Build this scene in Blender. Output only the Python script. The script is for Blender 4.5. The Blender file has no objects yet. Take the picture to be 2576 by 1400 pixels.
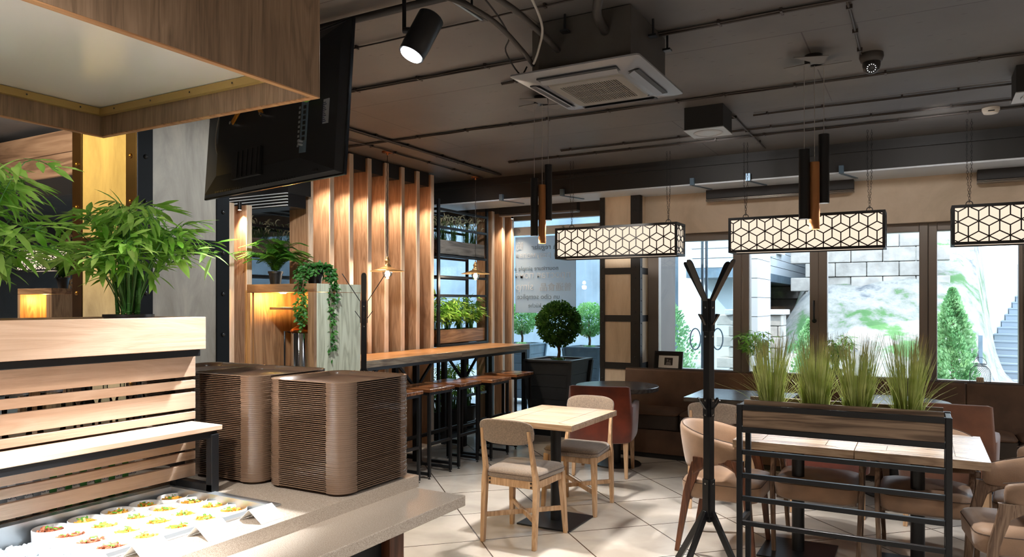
import bpy, math, random
from math import sin, cos, pi, radians, sqrt
from mathutils import Vector, Matrix
random.seed(7)
S = bpy.context.scene
COL = S.collection
# ------------------------------------------------------------------ camera, world, light
TH = radians(29.25)
CAMZ = 1.53
cd = bpy.data.cameras.new('camera'); cam = bpy.data.objects.new('camera', cd); COL.objects.link(cam)
cam.location = (0, 0, CAMZ); cam.rotation_euler = (radians(90), 0, TH)
cd.sensor_width = 36; cd.lens = 36*1840/2576; cd.shift_y = 63/2576
cd.clip_start = .05; cd.clip_end = 300
S.camera = cam
S.view_settings.view_transform = 'Standard'; S.view_settings.look = 'None'
S.view_settings.gamma = 1; S.view_settings.use_curve_mapping = False
S.view_settings.exposure = 0.9
cy = S.cycles
cy.max_bounces = 7; cy.diffuse_bounces = 4; cy.glossy_bounces = 3; cy.transmission_bounces = 5
cy.transparent_max_bounces = 10; cy.caustics_reflective = False; cy.caustics_refractive = False
cy.sample_clamp_indirect = 6; cy.use_denoising = True; cy.use_adaptive_sampling = True; cy.adaptive_threshold = .02
try: cy.denoiser = 'OPENIMAGEDENOISE'
except Exception: pass
wd = bpy.data.worlds.new('world'); S.world = wd; wd.use_nodes = True
bg = wd.node_tree.nodes['Background']; bg.inputs[0].default_value = (.72, .86, 1, 1); bg.inputs[1].default_value = 4.0

def lamp(kind, name, loc, energy, color=(1, 1, 1), target=None, size=.05, spot=60, blend=.5, sx=1, sy=1):
    l = bpy.data.lights.new(name, kind); l.energy = energy; l.color = color
    o = bpy.data.objects.new(name, l); COL.objects.link(o); o.location = loc
    if kind == 'SPOT': l.spot_size = radians(spot); l.spot_blend = blend; l.shadow_soft_size = size
    elif kind == 'POINT': l.shadow_soft_size = size
    elif kind == 'SUN': l.angle = size
    elif kind == 'AREA': l.shape = 'RECTANGLE'; l.size = sx; l.size_y = sy
    if target is not None:
        d = Vector(target)-Vector(loc); o.rotation_euler = d.to_track_quat('-Z', 'Y').to_euler()
    return o
# the sun stands high behind the building and lights the slope outside
lamp('SUN', 'sun', (0, 0, 10), 4.0, (1, .97, .9), (7.5, 4.5, 1.5), size=.01)
WARM = (1, .82, .62); NEUT = (1, .94, .86); COOLW = (.92, .97, 1)
# window daylight sampling helpers: portals in the real window openings
def portal(x0, x1, y, z0, z1):
    o = lamp('AREA', 'portal', ((x0+x1)/2, y, (z0+z1)/2), 1, sx=x1-x0, sy=z1-z0)
    o.rotation_euler = (radians(-90), 0, 0); o.data.cycles.is_portal = True
portal(-2.5, 4.6, 7.82, .8, 2.25); portal(-12.8, -3.05, 8.6, .05, 2.7)
# beam of the built track spotlight, then spots that have no fixture
lamp('SPOT', 'track_beam_buffet', (-1.55, 1.93, 2.32), 260, COOLW, (-2.02, 1.25, .87), spot=34, blend=.6, size=.05)
lamp('SPOT', 'track_beam_counter', (-.95, .35, 2.8), 470, COOLW, (-1.86, .95, .87), spot=28, blend=.7, size=.06)
lamp('SPOT', 'fill_near_counter', (-1.1, -.7, 2.8), 1500, COOLW, (-1.95, -.45, .87), spot=36, blend=.7, size=.06)  # added lamp: its bounce off the counter brightens the canopy's white panel
lamp('SPOT', 'track_beam_rack', (-.7, .2, 2.75), 26, (1, .93, .86), (-2.3, 1.3, 1.2), spot=60, blend=.9, size=.08)
lamp('SPOT', 'fill_trays', (-1.25, -.4, 2.75), 190, NEUT, (-2.05, 1.95, 1.02), spot=36, blend=.9, size=.08)  # unseen spot put in to brighten the near tray sides
for x in (-1.6, .1, 1.8): lamp('SPOT', 'fill_front_wall', (x, 5.9, 2.82), 12, (1, .97, .94), (x, 7.62, 2.25), spot=110, blend=1, size=.08)  # no such fittings in the room; added to lift the beige wall
lamp('SPOT', 'fill_pier', (-2.2, 5.9, 2.6), 70, NEUT, (-2.85, 7.45, 1.5), spot=50, blend=.9, size=.06)  # added fill for the pier's beige panels
lamp('SPOT', 'fill_shelf', (-3.5, 6.1, 2.85), 32, COOLW, (-4.75, 7.2, 1.8), spot=75, blend=.9, size=.06)  # small extra light put in for the plant shelf
lamp('SPOT', 'fill_column_side', (-2.2, 3.35, 2.85), 55, COOLW, (-3.74, 2.8, 1.6), spot=70, blend=.9, size=.06)  # added neutral light on the column's grey face
lamp('SPOT', 'fill_bulkhead', (-5.3, 1.4, 2.3), 130, NEUT, (-5.9, 3.3, 2.75), spot=60, blend=.9, size=.06)  # unseen spot added so the bulkhead planks show
lamp('SPOT', 'track_beam_column', (-4.25, 1.3, 2.8), 105, (1, .62, .15), (-4.1, 2.5, 1.7), spot=80, blend=.6, size=.05)
lamp('SPOT', 'fill_floor', (-1.3, 2.2, 2.85), 45, NEUT, (-1.9, 4.4, 0), spot=62, blend=.8, size=.06)  # added fill spot for the floor, no lamp stands here
lamp('SPOT', 'fill_wall_unit', (-3.0, 2.9, 2.85), 130, COOLW, (-4.4, 4.4, 1.6), spot=60, blend=.9, size=.08)  # extra spot added to light fern and cabinet
for (x, y) in ((1.2, 1.2), (3.2, 2.6), (2.4, -1.2), (-.2, -1.8), (.9, -.3), (-4.8, .6), (-7.6, 1.6), (-9.2, 3.6), (2.6, 4.8)):
    lamp('SPOT', 'fill_room', (x, y, 2.9), 95, (.98, .97, .95), (x, y, 0), spot=140, blend=.6, size=.06)  # invented ceiling spots, general fill for the interior
# ------------------------------------------------------------------ materials
def lin(c):
    return tuple(((v/255)/12.92 if v/255 <= .04045 else ((v/255+.055)/1.055)**2.4) for v in c)+(1,)
MATS = {}
def base(name):
    m = bpy.data.materials.new(name); m.use_nodes = True; MATS[name] = m
    nt = m.node_tree; return m, nt, nt.nodes['Principled BSDF']
def N(nt, t, **k):
    n = nt.nodes.new(t)
    for a, b in k.items():
        if a.startswith('i_'):
            n.inputs[a[2:].replace('_', ' ')].default_value = b
        else: setattr(n, a, b)
    return n
def coords(nt, scale=(1, 1, 1), rnd=False, rot=(0, 0, 0), loc=(0, 0, 0)):
    tc = N(nt, 'ShaderNodeTexCoord'); mp = N(nt, 'ShaderNodeMapping')
    mp.inputs['Scale'].default_value = scale; mp.inputs['Rotation'].default_value = rot; mp.inputs['Location'].default_value = loc
    if rnd:
        oi = N(nt, 'ShaderNodeObjectInfo'); ml = N(nt, 'ShaderNodeMath', operation='MULTIPLY'); ml.inputs[1].default_value = 37
        ad = N(nt, 'ShaderNodeVectorMath', operation='ADD')
        nt.links.new(oi.outputs['Random'], ml.inputs[0]); nt.links.new(tc.outputs['Object'], ad.inputs[0]); nt.links.new(ml.outputs[0], ad.inputs[1])
        nt.links.new(ad.outputs[0], mp.inputs['Vector'])
    else: nt.links.new(tc.outputs['Object'], mp.inputs['Vector'])
    return mp
def ramp(nt, stops):
    r = N(nt, 'ShaderNodeValToRGB'); el = r.color_ramp.elements
    while len(el) < len(stops): el.new(.5)
    for e, (p, c) in zip(el, stops): e.position = p; e.color = c
    return r
def flat(name, c, rough=.5, metal=0, spec=.5, vary=0, vscale=6, bump=0, bscale=60, coat=0, rnd=False, sheen=0):
    m, nt, b = base(name)
    b.inputs['Base Color'].default_value = lin(c); b.inputs['Roughness'].default_value = rough
    b.inputs['Metallic'].default_value = metal; b.inputs['Specular IOR Level'].default_value = spec
    b.inputs['Coat Weight'].default_value = coat
    if sheen: b.inputs['Sheen Weight'].default_value = sheen
    mp = None
    if vary:
        mp = coords(nt, rnd=rnd); n = N(nt, 'ShaderNodeTexNoise', i_Scale=vscale, i_Detail=6.0)
        nt.links.new(mp.outputs[0], n.inputs['Vector'])
        d = tuple(max(0, v*(1-vary)) for v in c); u = tuple(min(255, v*(1+vary)) for v in c)
        r = ramp(nt, [(.3, lin(d)), (.7, lin(u))]); nt.links.new(n.outputs['Fac'], r.inputs[0]); nt.links.new(r.outputs[0], b.inputs['Base Color'])
    if bump:
        mp = mp or coords(nt); n2 = N(nt, 'ShaderNodeTexNoise', i_Scale=bscale, i_Detail=3.0); bp = N(nt, 'ShaderNodeBump', i_Strength=bump, i_Distance=.01)
        nt.links.new(mp.outputs[0], n2.inputs['Vector']); nt.links.new(n2.outputs['Fac'], bp.inputs['Height']); nt.links.new(bp.outputs[0], b.inputs['Normal'])
    return m
def wood(name, c1, c2, c3, axis='z', s=1.0, rough=.45, spec=.4, bump=.15, fine=.35):
    """grain stretched along axis"""
    m, nt, b = base(name); b.inputs['Roughness'].default_value = rough; b.inputs['Specular IOR Level'].default_value = spec
    a = 'xyz'.index(axis)
    sc = [9*s]*3; sc[a] = .9*s
    mp = coords(nt, tuple(sc), rnd=True)
    n = N(nt, 'ShaderNodeTexNoise', i_Scale=1.0, i_Detail=5.0, i_Distortion=1.4)
    nt.links.new(mp.outputs[0], n.inputs['Vector'])
    mu = N(nt, 'ShaderNodeMath', operation='MULTIPLY'); mu.inputs[1].default_value = 9
    fr = N(nt, 'ShaderNodeMath', operation='PINGPONG'); fr.inputs[1].default_value = 1
    nt.links.new(n.outputs['Fac'], mu.inputs[0]); nt.links.new(mu.outputs[0], fr.inputs[0])
    sc2 = [160*s]*3; sc2[a] = 5*s
    mp2 = coords(nt, tuple(sc2), rnd=True); n2 = N(nt, 'ShaderNodeTexNoise', i_Scale=1.0, i_Detail=4.0)
    nt.links.new(mp2.outputs[0], n2.inputs['Vector'])
    mx = N(nt, 'ShaderNodeMix', data_type='FLOAT'); mx.inputs[0].default_value = fine
    nt.links.new(fr.outputs[0], mx.inputs[2]); nt.links.new(n2.outputs['Fac'], mx.inputs[3])
    r = ramp(nt, [(.12, lin(c1)), (.5, lin(c2)), (.85, lin(c3))]); nt.links.new(mx.outputs[0], r.inputs[0]); nt.links.new(r.outputs[0], b.inputs['Base Color'])
    bp = N(nt, 'ShaderNodeBump', i_Strength=bump, i_Distance=.004); nt.links.new(mx.outputs[0], bp.inputs['Height']); nt.links.new(bp.outputs[0], b.inputs['Normal'])
    return m
def emis(name, c, s):
    m = bpy.data.materials.new(name); m.use_nodes = True; nt = m.node_tree; nt.nodes.clear()
    e = N(nt, 'ShaderNodeEmission'); e.inputs[0].default_value = c if len(c) == 4 else (*c, 1); e.inputs[1].default_value = s
    o = N(nt, 'ShaderNodeOutputMaterial'); nt.links.new(e.outputs[0], o.inputs[0]); MATS[name] = m; return m
def glass(name, tint=(1, 1, 1), refl=1.0, rough=0.0, haze=0.0, hazec=(200, 215, 225)):
    m = bpy.data.materials.new(name); m.use_nodes = True; nt = m.node_tree; nt.nodes.clear()
    t = N(nt, 'ShaderNodeBsdfTransparent'); t.inputs[0].default_value = (*tint, 1)
    g = N(nt, 'ShaderNodeBsdfGlossy'); g.inputs['Roughness'].default_value = rough
    f = N(nt, 'ShaderNodeFresnel'); f.inputs[0].default_value = 1.5; mm = N(nt, 'ShaderNodeMath', operation='MULTIPLY'); mm.inputs[1].default_value = refl
    x = N(nt, 'ShaderNodeMixShader'); o = N(nt, 'ShaderNodeOutputMaterial')
    nt.links.new(f.outputs[0], mm.inputs[0]); nt.links.new(mm.outputs[0], x.inputs[0]); nt.links.new(t.outputs[0], x.inputs[1]); nt.links.new(g.outputs[0], x.inputs[2])
    last = x
    if haze:
        d = N(nt, 'ShaderNodeBsdfTranslucent'); d.inputs[0].default_value = lin(hazec); d2 = N(nt, 'ShaderNodeBsdfDiffuse'); d2.inputs[0].default_value = lin(hazec)
        ad = N(nt, 'ShaderNodeMixShader'); ad.inputs[0].default_value = .5; nt.links.new(d.outputs[0], ad.inputs[1]); nt.links.new(d2.outputs[0], ad.inputs[2])
        y = N(nt, 'ShaderNodeMixShader'); y.inputs[0].default_value = haze; nt.links.new(x.outputs[0], y.inputs[1]); nt.links.new(ad.outputs[0], y.inputs[2]); last = y
    nt.links.new(last.outputs[0], o.inputs[0]); MATS[name] = m; return m
def leafmat(name, c1, c2, scale=9, trans=.45):
    m = bpy.data.materials.new(name); m.use_nodes = True; nt = m.node_tree; nt.nodes.clear()
    mp = coords(nt, rnd=True); n = N(nt, 'ShaderNodeTexNoise', i_Scale=float(scale), i_Detail=2.0); nt.links.new(mp.outputs[0], n.inputs['Vector'])
    r = ramp(nt, [(.35, lin(c1)), (.65, lin(c2))]); nt.links.new(n.outputs['Fac'], r.inputs[0])
    b = N(nt, 'ShaderNodeBsdfPrincipled'); b.inputs['Roughness'].default_value = .45; nt.links.new(r.outputs[0], b.inputs['Base Color'])
    t = N(nt, 'ShaderNodeBsdfTranslucent'); nt.links.new(r.outputs[0], t.inputs[0])
    x = N(nt, 'ShaderNodeMixShader'); x.inputs[0].default_value = trans; o = N(nt, 'ShaderNodeOutputMaterial')
    nt.links.new(b.outputs[0], x.inputs[1]); nt.links.new(t.outputs[0], x.inputs[2]); nt.links.new(x.outputs[0], o.inputs[0]); MATS[name] = m; return m
# floor tiles laid on the diagonal
m, nt, b = base('tile'); b.inputs['Roughness'].default_value = .22
mp = coords(nt, rot=(0, 0, radians(45)), loc=(-.19, .111, 0)); br = N(nt, 'ShaderNodeTexBrick', offset=0.0)
br.inputs['Scale'].default_value = 1; br.inputs['Brick Width'].default_value = .6; br.inputs['Row Height'].default_value = .6; br.inputs['Mortar Size'].default_value = .0048; br.inputs['Mortar Smooth'].default_value = .1
br.inputs['Mortar'].default_value = lin((84, 68, 56)); nt.links.new(mp.outputs[0], br.inputs['Vector'])
n1 = N(nt, 'ShaderNodeTexNoise', i_Scale=2.2, i_Detail=4.0, i_Distortion=.3); tc = N(nt, 'ShaderNodeTexCoord'); nt.links.new(tc.outputs['Object'], n1.inputs['Vector'])
r = ramp(nt, [(.3, lin((170, 160, 149))), (.55, lin((198, 189, 178))), (.75, lin((211, 203, 193)))]); nt.links.new(n1.outputs['Fac'], r.inputs[0])
nt.links.new(r.outputs[0], br.inputs['Color1']); nt.links.new(r.outputs[0], br.inputs['Color2']); nt.links.new(br.outputs['Color'], b.inputs['Base Color'])
n2 = N(nt, 'ShaderNodeTexNoise', i_Scale=7.0, i_Detail=4.0); nt.links.new(tc.outputs['Object'], n2.inputs['Vector'])
mr = N(nt, 'ShaderNodeMapRange'); mr.inputs[3].default_value = .2; mr.inputs[4].default_value = .42; nt.links.new(n2.outputs['Fac'], mr.inputs[0]); b.inputs['Roughness'].default_value = .27
# ceiling: painted precast slabs with joints and pits
m, nt, b = base('ceiling_paint'); b.inputs['Roughness'].default_value = .55
mp = coords(nt, loc=(.55, .42, 0)); br = N(nt, 'ShaderNodeTexBrick', offset=.37)
br.inputs['Scale'].default_value = 1; br.inputs['Brick Width'].default_value = 3.1; br.inputs['Row Height'].default_value = 1.5; br.inputs['Mortar Size'].default_value = .004; br.inputs['Mortar'].default_value = lin((48, 43, 39)); nt.links.new(mp.outputs[0], br.inputs['Vector'])
n1 = N(nt, 'ShaderNodeTexNoise', i_Scale=1.3, i_Detail=8.0); nt.links.new(mp.outputs[0], n1.inputs['Vector'])
r = ramp(nt, [(.3, lin((76, 72, 70))), (.7, lin((98, 94, 91)))]); nt.links.new(n1.outputs['Fac'], r.inputs[0])
mp3 = coords(nt, (2.5, 14, 1)); vo = N(nt, 'ShaderNodeTexVoronoi', i_Scale=2.2); nt.links.new(mp3.outputs[0], vo.inputs['Vector'])
lt = N(nt, 'ShaderNodeMath', operation='LESS_THAN'); lt.inputs[1].default_value = .09; nt.links.new(vo.outputs['Distance'], lt.inputs[0])
mx = N(nt, 'ShaderNodeMix', data_type='RGBA'); mx.inputs[7].default_value = lin((50, 45, 41)); nt.links.new(lt.outputs[0], mx.inputs[0]); nt.links.new(r.outputs[0], mx.inputs[6])
nt.links.new(mx.outputs[2], br.inputs['Color1']); nt.links.new(mx.outputs[2], br.inputs['Color2']); nt.links.new(br.outputs['Color'], b.inputs['Base Color'])
bp = N(nt, 'ShaderNodeBump', i_Strength=.25, i_Distance=.02); nt.links.new(n1.outputs['Fac'], bp.inputs['Height']); nt.links.new(bp.outputs[0], b.inputs['Normal'])
# speckled quartz
m, nt, b = base('quartz'); b.inputs['Roughness'].default_value = .22
mp = coords(nt); n1 = N(nt, 'ShaderNodeTexNoise', i_Scale=420.0, i_Detail=3.0); nt.links.new(mp.outputs[0], n1.inputs['Vector'])
r = ramp(nt, [(.3, lin((150, 135, 120))), (.5, lin((182, 168, 154))), (.7, lin((206, 194, 180)))]); nt.links.new(n1.outputs['Fac'], r.inputs[0]); nt.links.new(r.outputs[0], b.inputs['Base Color'])
def plaster(name, c1, c2, c3, s=1.6, rough=.6, st=(3, 3, .8)):
    m, nt, b = base(name); b.inputs['Roughness'].default_value = rough
    mp = coords(nt, st); n1 = N(nt, 'ShaderNodeTexNoise', i_Scale=s, i_Detail=9.0, i_Distortion=.6, i_Roughness=.65); nt.links.new(mp.outputs[0], n1.inputs['Vector'])
    r = ramp(nt, [(.3, lin(c1)), (.52, lin(c2)), (.72, lin(c3))]); nt.links.new(n1.outputs['Fac'], r.inputs[0]); nt.links.new(r.outputs[0], b.inputs['Base Color'])
    bp = N(nt, 'ShaderNodeBump', i_Strength=.2, i_Distance=.01); nt.links.new(n1.outputs['Fac'], bp.inputs['Height']); nt.links.new(bp.outputs[0], b.inputs['Normal'])
plaster('plaster_beige', (182, 162, 138), (204, 184, 160), (216, 198, 176), st=(1, 1, 1))
plaster('plaster_dark', (60, 52, 46), (72, 63, 56), (82, 72, 64), st=(1, 1, 1))
plaster('column_concrete', (128, 122, 112), (160, 156, 146), (184, 178, 164))
plaster('panel_beige', (190, 168, 140), (216, 196, 170), (228, 210, 186))
wood('oak_rack', (194, 160, 134), (207, 176, 151), (217, 188, 164), 'y', 1.2, .5, fine=.55)
wood('oak_rack_x', (186, 140, 100), (214, 172, 132), (228, 192, 154), 'x', 1.0, .5)
wood('oak_canopy', (96, 78, 62), (138, 114, 92), (162, 136, 112), 'z', 1.1, .38, fine=.72)
wood('oak_cabinet_y', (122, 90, 62), (152, 116, 82), (172, 136, 100), 'y', .9, .45)
wood('oak_canopy_edge', (150, 106, 72), (176, 130, 90), (190, 146, 104), 'y', .8, .5)
wood('oak_fin', (134, 100, 74), (166, 128, 98), (188, 150, 118), 'z', 1.2, .5, fine=.55)
wood('oak_fin_edge_lit', (208, 182, 156), (222, 198, 174), (230, 208, 188), 'z', 1.0, .5)  # fin edges made paler: daylight on them put into the colour
wood('oak_bar', (150, 98, 56), (184, 130, 80), (204, 152, 100), 'y', .8, .3, spec=.6)
wood('oak_bar_edge_lit', (120, 104, 84), (150, 134, 110), (172, 156, 130), 'y', .8, .45)  # bar oak turned pale grey, window light put into its colour
wood('oak_cabinet', (122, 90, 62), (152, 116, 82), (172, 136, 100), 'z', .9, .45)
wood('oak_cabinet_x', (112, 78, 50), (142, 102, 68), (162, 122, 84), 'x', .9, .45)
wood('oak_side_lit', (160, 162, 138), (196, 200, 176), (208, 212, 190), 'z', .9, .42)  # cabinet oak with the greenish daylight of its right side painted in
wood('table_oak', (150, 120, 94), (178, 149, 122), (194, 167, 142), 'x', .9, .32, spec=.6)
wood('table_grey_oak', (122, 96, 74), (160, 132, 106), (180, 154, 128), 'x', .9, .26, spec=.7)
wood('table_dark', (46, 44, 44), (66, 62, 60), (84, 80, 78), 'x', .9, .25, spec=.7)
wood('beech', (152, 118, 86), (176, 142, 108), (192, 160, 128), 'z', 1.6, .4)
wood('walnut', (64, 36, 22), (92, 54, 34), (116, 72, 48), 'z', 1.6, .35)
wood('worn_walnut', (86, 66, 52), (114, 90, 72), (136, 112, 92), 'z', 2, .5)
wood('stool_wood', (96, 56, 32), (138, 88, 54), (168, 116, 76), 'x', 1.2, .22, spec=.7)
wood('planter_oak', (80, 62, 48), (120, 97, 77), (144, 120, 98), 'x', .9, .45, bump=.3)
wood('soffit_oak', (110, 82, 60), (146, 112, 84), (162, 128, 98), 'x', .6, .5)
wood('grey_oak', (96, 90, 84), (128, 120, 112), (150, 142, 132), 'y', .9, .5)
flat('black_metal', (27, 28, 31), .38, .3, bump=.02)
flat('black_satin', (20, 20, 22), .3, 0)
flat('black_paint', (24, 23, 23), .6)
flat('steel_blue', (14, 18, 22), .7, 0, spec=.2, vary=.12, vscale=9)
flat('steel_brown', (44, 32, 26), .42, .4, vary=.12, vscale=9)
flat('rivet_dark', (60, 62, 64), .3, .8)
flat('rivet_brass', (150, 112, 66), .3, .9)
flat('tray_brown', (106, 84, 68), .26, 0, spec=.7, coat=.4)
flat('tray_top', (100, 78, 66), .42, 0, bump=.12, bscale=500)
flat('white_gloss', (250, 249, 246), .12, 0, spec=.6)
flat('batten_yellow', (170, 142, 84), .5)
flat('tv_plastic', (26, 27, 30), .4, 0, spec=.5, bump=.03, bscale=300)
flat('tv_bezel', (26, 28, 32), .2, .3)
flat('label_grey', (150, 154, 160), .4, .3)
flat('port_metal', (104, 126, 144), .35, .5)
flat('steel_orange_lit', (206, 134, 34), .4, .1)  # bracket steel, the orange light on it put into its colour
flat('green_tape', (110, 190, 80), .5)
flat('rubber', (16, 16, 16), .7)
flat('chrome', (210, 212, 214), .06, 1)
flat('stainless', (206, 210, 214), .38, .9)
flat('brass', (206, 168, 118), .38, .85)
flat('copper', (176, 112, 68), .3, 1)
flat('copper_paint', (170, 116, 72), .36, .6)
flat('porcelain', (240, 240, 238), .15)
flat('card', (246, 246, 244), .6)
flat('ac_white', (176, 180, 186), .35); flat('ac_fascia', (124, 124, 128), .3)
flat('ac_slot', (40, 42, 46), .5)
flat('ac_casing', (62, 58, 54), .5, vary=.1)
flat('duct_dark', (50, 46, 43), .55)
flat('alu_bronze', (126, 116, 108), .35, .35)
flat('alu_white', (210, 214, 218), .4)
flat('grey_plastic', (120, 116, 110), .5)
flat('detector', (205, 196, 184), .4)
flat('fabric_taupe', (124, 108, 94), .95, 0, spec=.1, vary=.12, vscale=120, bump=.35, bscale=420, sheen=.4)
flat('leather_red', (108, 44, 24), .75, 0, spec=.25, vary=.22, vscale=5, bump=.1, bscale=160, sheen=.5)
flat('leather_rust', (112, 70, 48), .75, 0, spec=.25, vary=.18, vscale=5, bump=.1, bscale=160, sheen=.5)
flat('leather_tan', (142, 112, 88), .55, 0, spec=.35, vary=.1, vscale=7, bump=.08, bscale=160, sheen=.3)
flat('sofa_brown', (92, 68, 52), .6, 0, spec=.35, vary=.12, vscale=7, bump=.08, bscale=120)
flat('sofa_dark', (58, 48, 40), .6, 0, spec=.3, vary=.1, vscale=7)
flat('piping', (70, 52, 40), .6)
flat('pot_black', (22, 22, 23), .4)
flat('soil', (44, 34, 26), .95, bump=.6, bscale=90)
flat('planter_grey', (36, 39, 43), .5, 0, vary=.12)
flat('planter_blue', (84, 102, 116), .5, 0, vary=.1)
flat('bark', (96, 74, 54), .8, bump=.5, bscale=80)
flat('culm', (74, 128, 60), .4)
flat('cord', (150, 146, 140), .5)
flat('paper', (238, 226, 206), .8)
flat('wax', (226, 196, 160), .5)
flat('photo_dark', (40, 38, 40), .3); flat('photo_mid', (130, 126, 126), .3)
leafmat('letter_white', (250, 250, 250), (252, 252, 252), 1, .75); flat('letter_grey', (110, 122, 130), .5); flat('letter_silver', (176, 180, 184), .4)
flat('navy', (26, 34, 66), .5); flat('carton_blue', (92, 140, 178), .5, vary=.2, vscale=30); flat('carton_green', (60, 140, 64), .5, vary=.25, vscale=30); flat('carton_grey', (150, 156, 160), .5, vary=.2, vscale=30)
flat('meat', (150, 84, 56), .5, vary=.4, vscale=60); flat('noodle', (236, 164, 66), .5, vary=.2, vscale=60); flat('herb', (98, 168, 56), .6)
flat('ice', (236, 244, 250), .15)
flat('siding', (176, 184, 190), .6); flat('concrete_out', (170, 172, 172), .8, vary=.1, vscale=3); flat('block_out', (150, 146, 140), .9, vary=.12, vscale=4, bump=.5, bscale=20)
flat('paving', (130, 134, 138), .85, vary=.08); flat('out_dark', (62, 66, 70), .7)
flat('blind', (40, 38, 38), .6)
flat('hex_plywood', (206, 172, 130), .6)
flat('sensor', (210, 212, 214), .2)
glass('pane', refl=.55); glass('pane_tint', (.86, .93, .95), refl=.9)
glass('frost', (.5, .58, .64), refl=.4, haze=.85, hazec=(208, 220, 228))
glass('jar_glass', (.8, .84, .84), refl=1.2)
leafmat('leaf_bamboo', (118, 184, 58), (192, 230, 132)); leafmat('leaf_bamboo_far', (112, 186, 54), (204, 234, 124)); leafmat('leaf_dark', (46, 104, 42), (92, 152, 70)); leafmat('leaf_fern', (54, 124, 38), (128, 180, 70))
leafmat('leaf_box', (40, 84, 30), (92, 140, 54), 14); leafmat('leaf_box_pale', (90, 150, 90), (150, 196, 128), 14)
leafmat('grass_olive', (142, 160, 76), (196, 206, 124), 14, .35); leafmat('grass_rust', (136, 88, 60), (170, 140, 84), 14, .35); leafmat('grass_shelf', (50, 104, 40), (104, 140, 66), 10); leafmat('plume', (206, 206, 176), (226, 224, 200), 10)
leafmat('leaf_out', (96, 150, 96), (160, 200, 150), 5)
# sunlit slope with turf patches
m, nt, b = base('hillside'); b.inputs['Roughness'].default_value = .95
mp = coords(nt); n1 = N(nt, 'ShaderNodeTexNoise', i_Scale=.8, i_Detail=12.0, i_Roughness=.7); nt.links.new(mp.outputs[0], n1.inputs['Vector'])
r = ramp(nt, [(.36, lin((74, 80, 88))), (.46, lin((138, 138, 134))), (.54, lin((112, 114, 108))), (.6, lin((62, 98, 54))), (.7, lin((48, 86, 42)))]); nt.links.new(n1.outputs['Fac'], r.inputs[0]); nt.links.new(r.outputs[0], b.inputs['Base Color'])
m = leafmat('grass_divider', (172, 188, 96), (222, 228, 156), 14, .35); nt = m.node_tree; tc = N(nt, 'ShaderNodeTexCoord'); sx = N(nt, 'ShaderNodeSeparateXYZ'); nt.links.new(tc.outputs['Object'], sx.inputs[0])
mr = N(nt, 'ShaderNodeMapRange'); mr.inputs[1].default_value = .25; mr.inputs[2].default_value = .42; nt.links.new(sx.outputs[2], mr.inputs[0])
mx = N(nt, 'ShaderNodeMix', data_type='RGBA'); mx.inputs[7].default_value = lin((142, 96, 66)); rp = [n_ for n_ in nt.nodes if n_.bl_idname == 'ShaderNodeValToRGB'][0]
nt.links.new(mr.outputs[0], mx.inputs[0]); nt.links.new(rp.outputs[0], mx.inputs[6])
for n_ in nt.nodes:
    if n_.bl_idname == 'ShaderNodeBsdfPrincipled': nt.links.new(mx.outputs[2], n_.inputs['Base Color'])
    if n_.bl_idname == 'ShaderNodeBsdfTranslucent': nt.links.new(mx.outputs[2], n_.inputs[0])
LANT = emis('lantern_glow', (1, .80, .62), .60); BULB = emis('bulb_glow', (1, .86, .62), 14); SPOTG = emis('spot_glow', (.85, .95, 1), 30); DOWNG = emis('down_glow', (1, .9, .75), 12); LEDG = emis('led_dot', (1, 1, 1), 1.5)
TUBE = emis('tube_glow', (.8, .92, 1), 2.0)
SPOTG2 = emis('pendant_lens', (1, .94, .84), 16)
flat('beam_dark', (30, 28, 27), .6, vary=.1, vscale=2); flat('beam_soffit', (206, 212, 220), .5); flat('ac_grille_frame', (122, 117, 110), .45); flat('ceiling_plate', (92, 86, 80), .5); flat('cord_dark', (50, 42, 36), .7); flat('cable_dark', (46, 38, 34), .5); flat('street_wall', (112, 126, 138), .8, vary=.1, vscale=2); flat('step_out_shaded', (140, 152, 162), .8); flat('blue_door', (70, 90, 110), .5)
def MT(n): return MATS[n]
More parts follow.
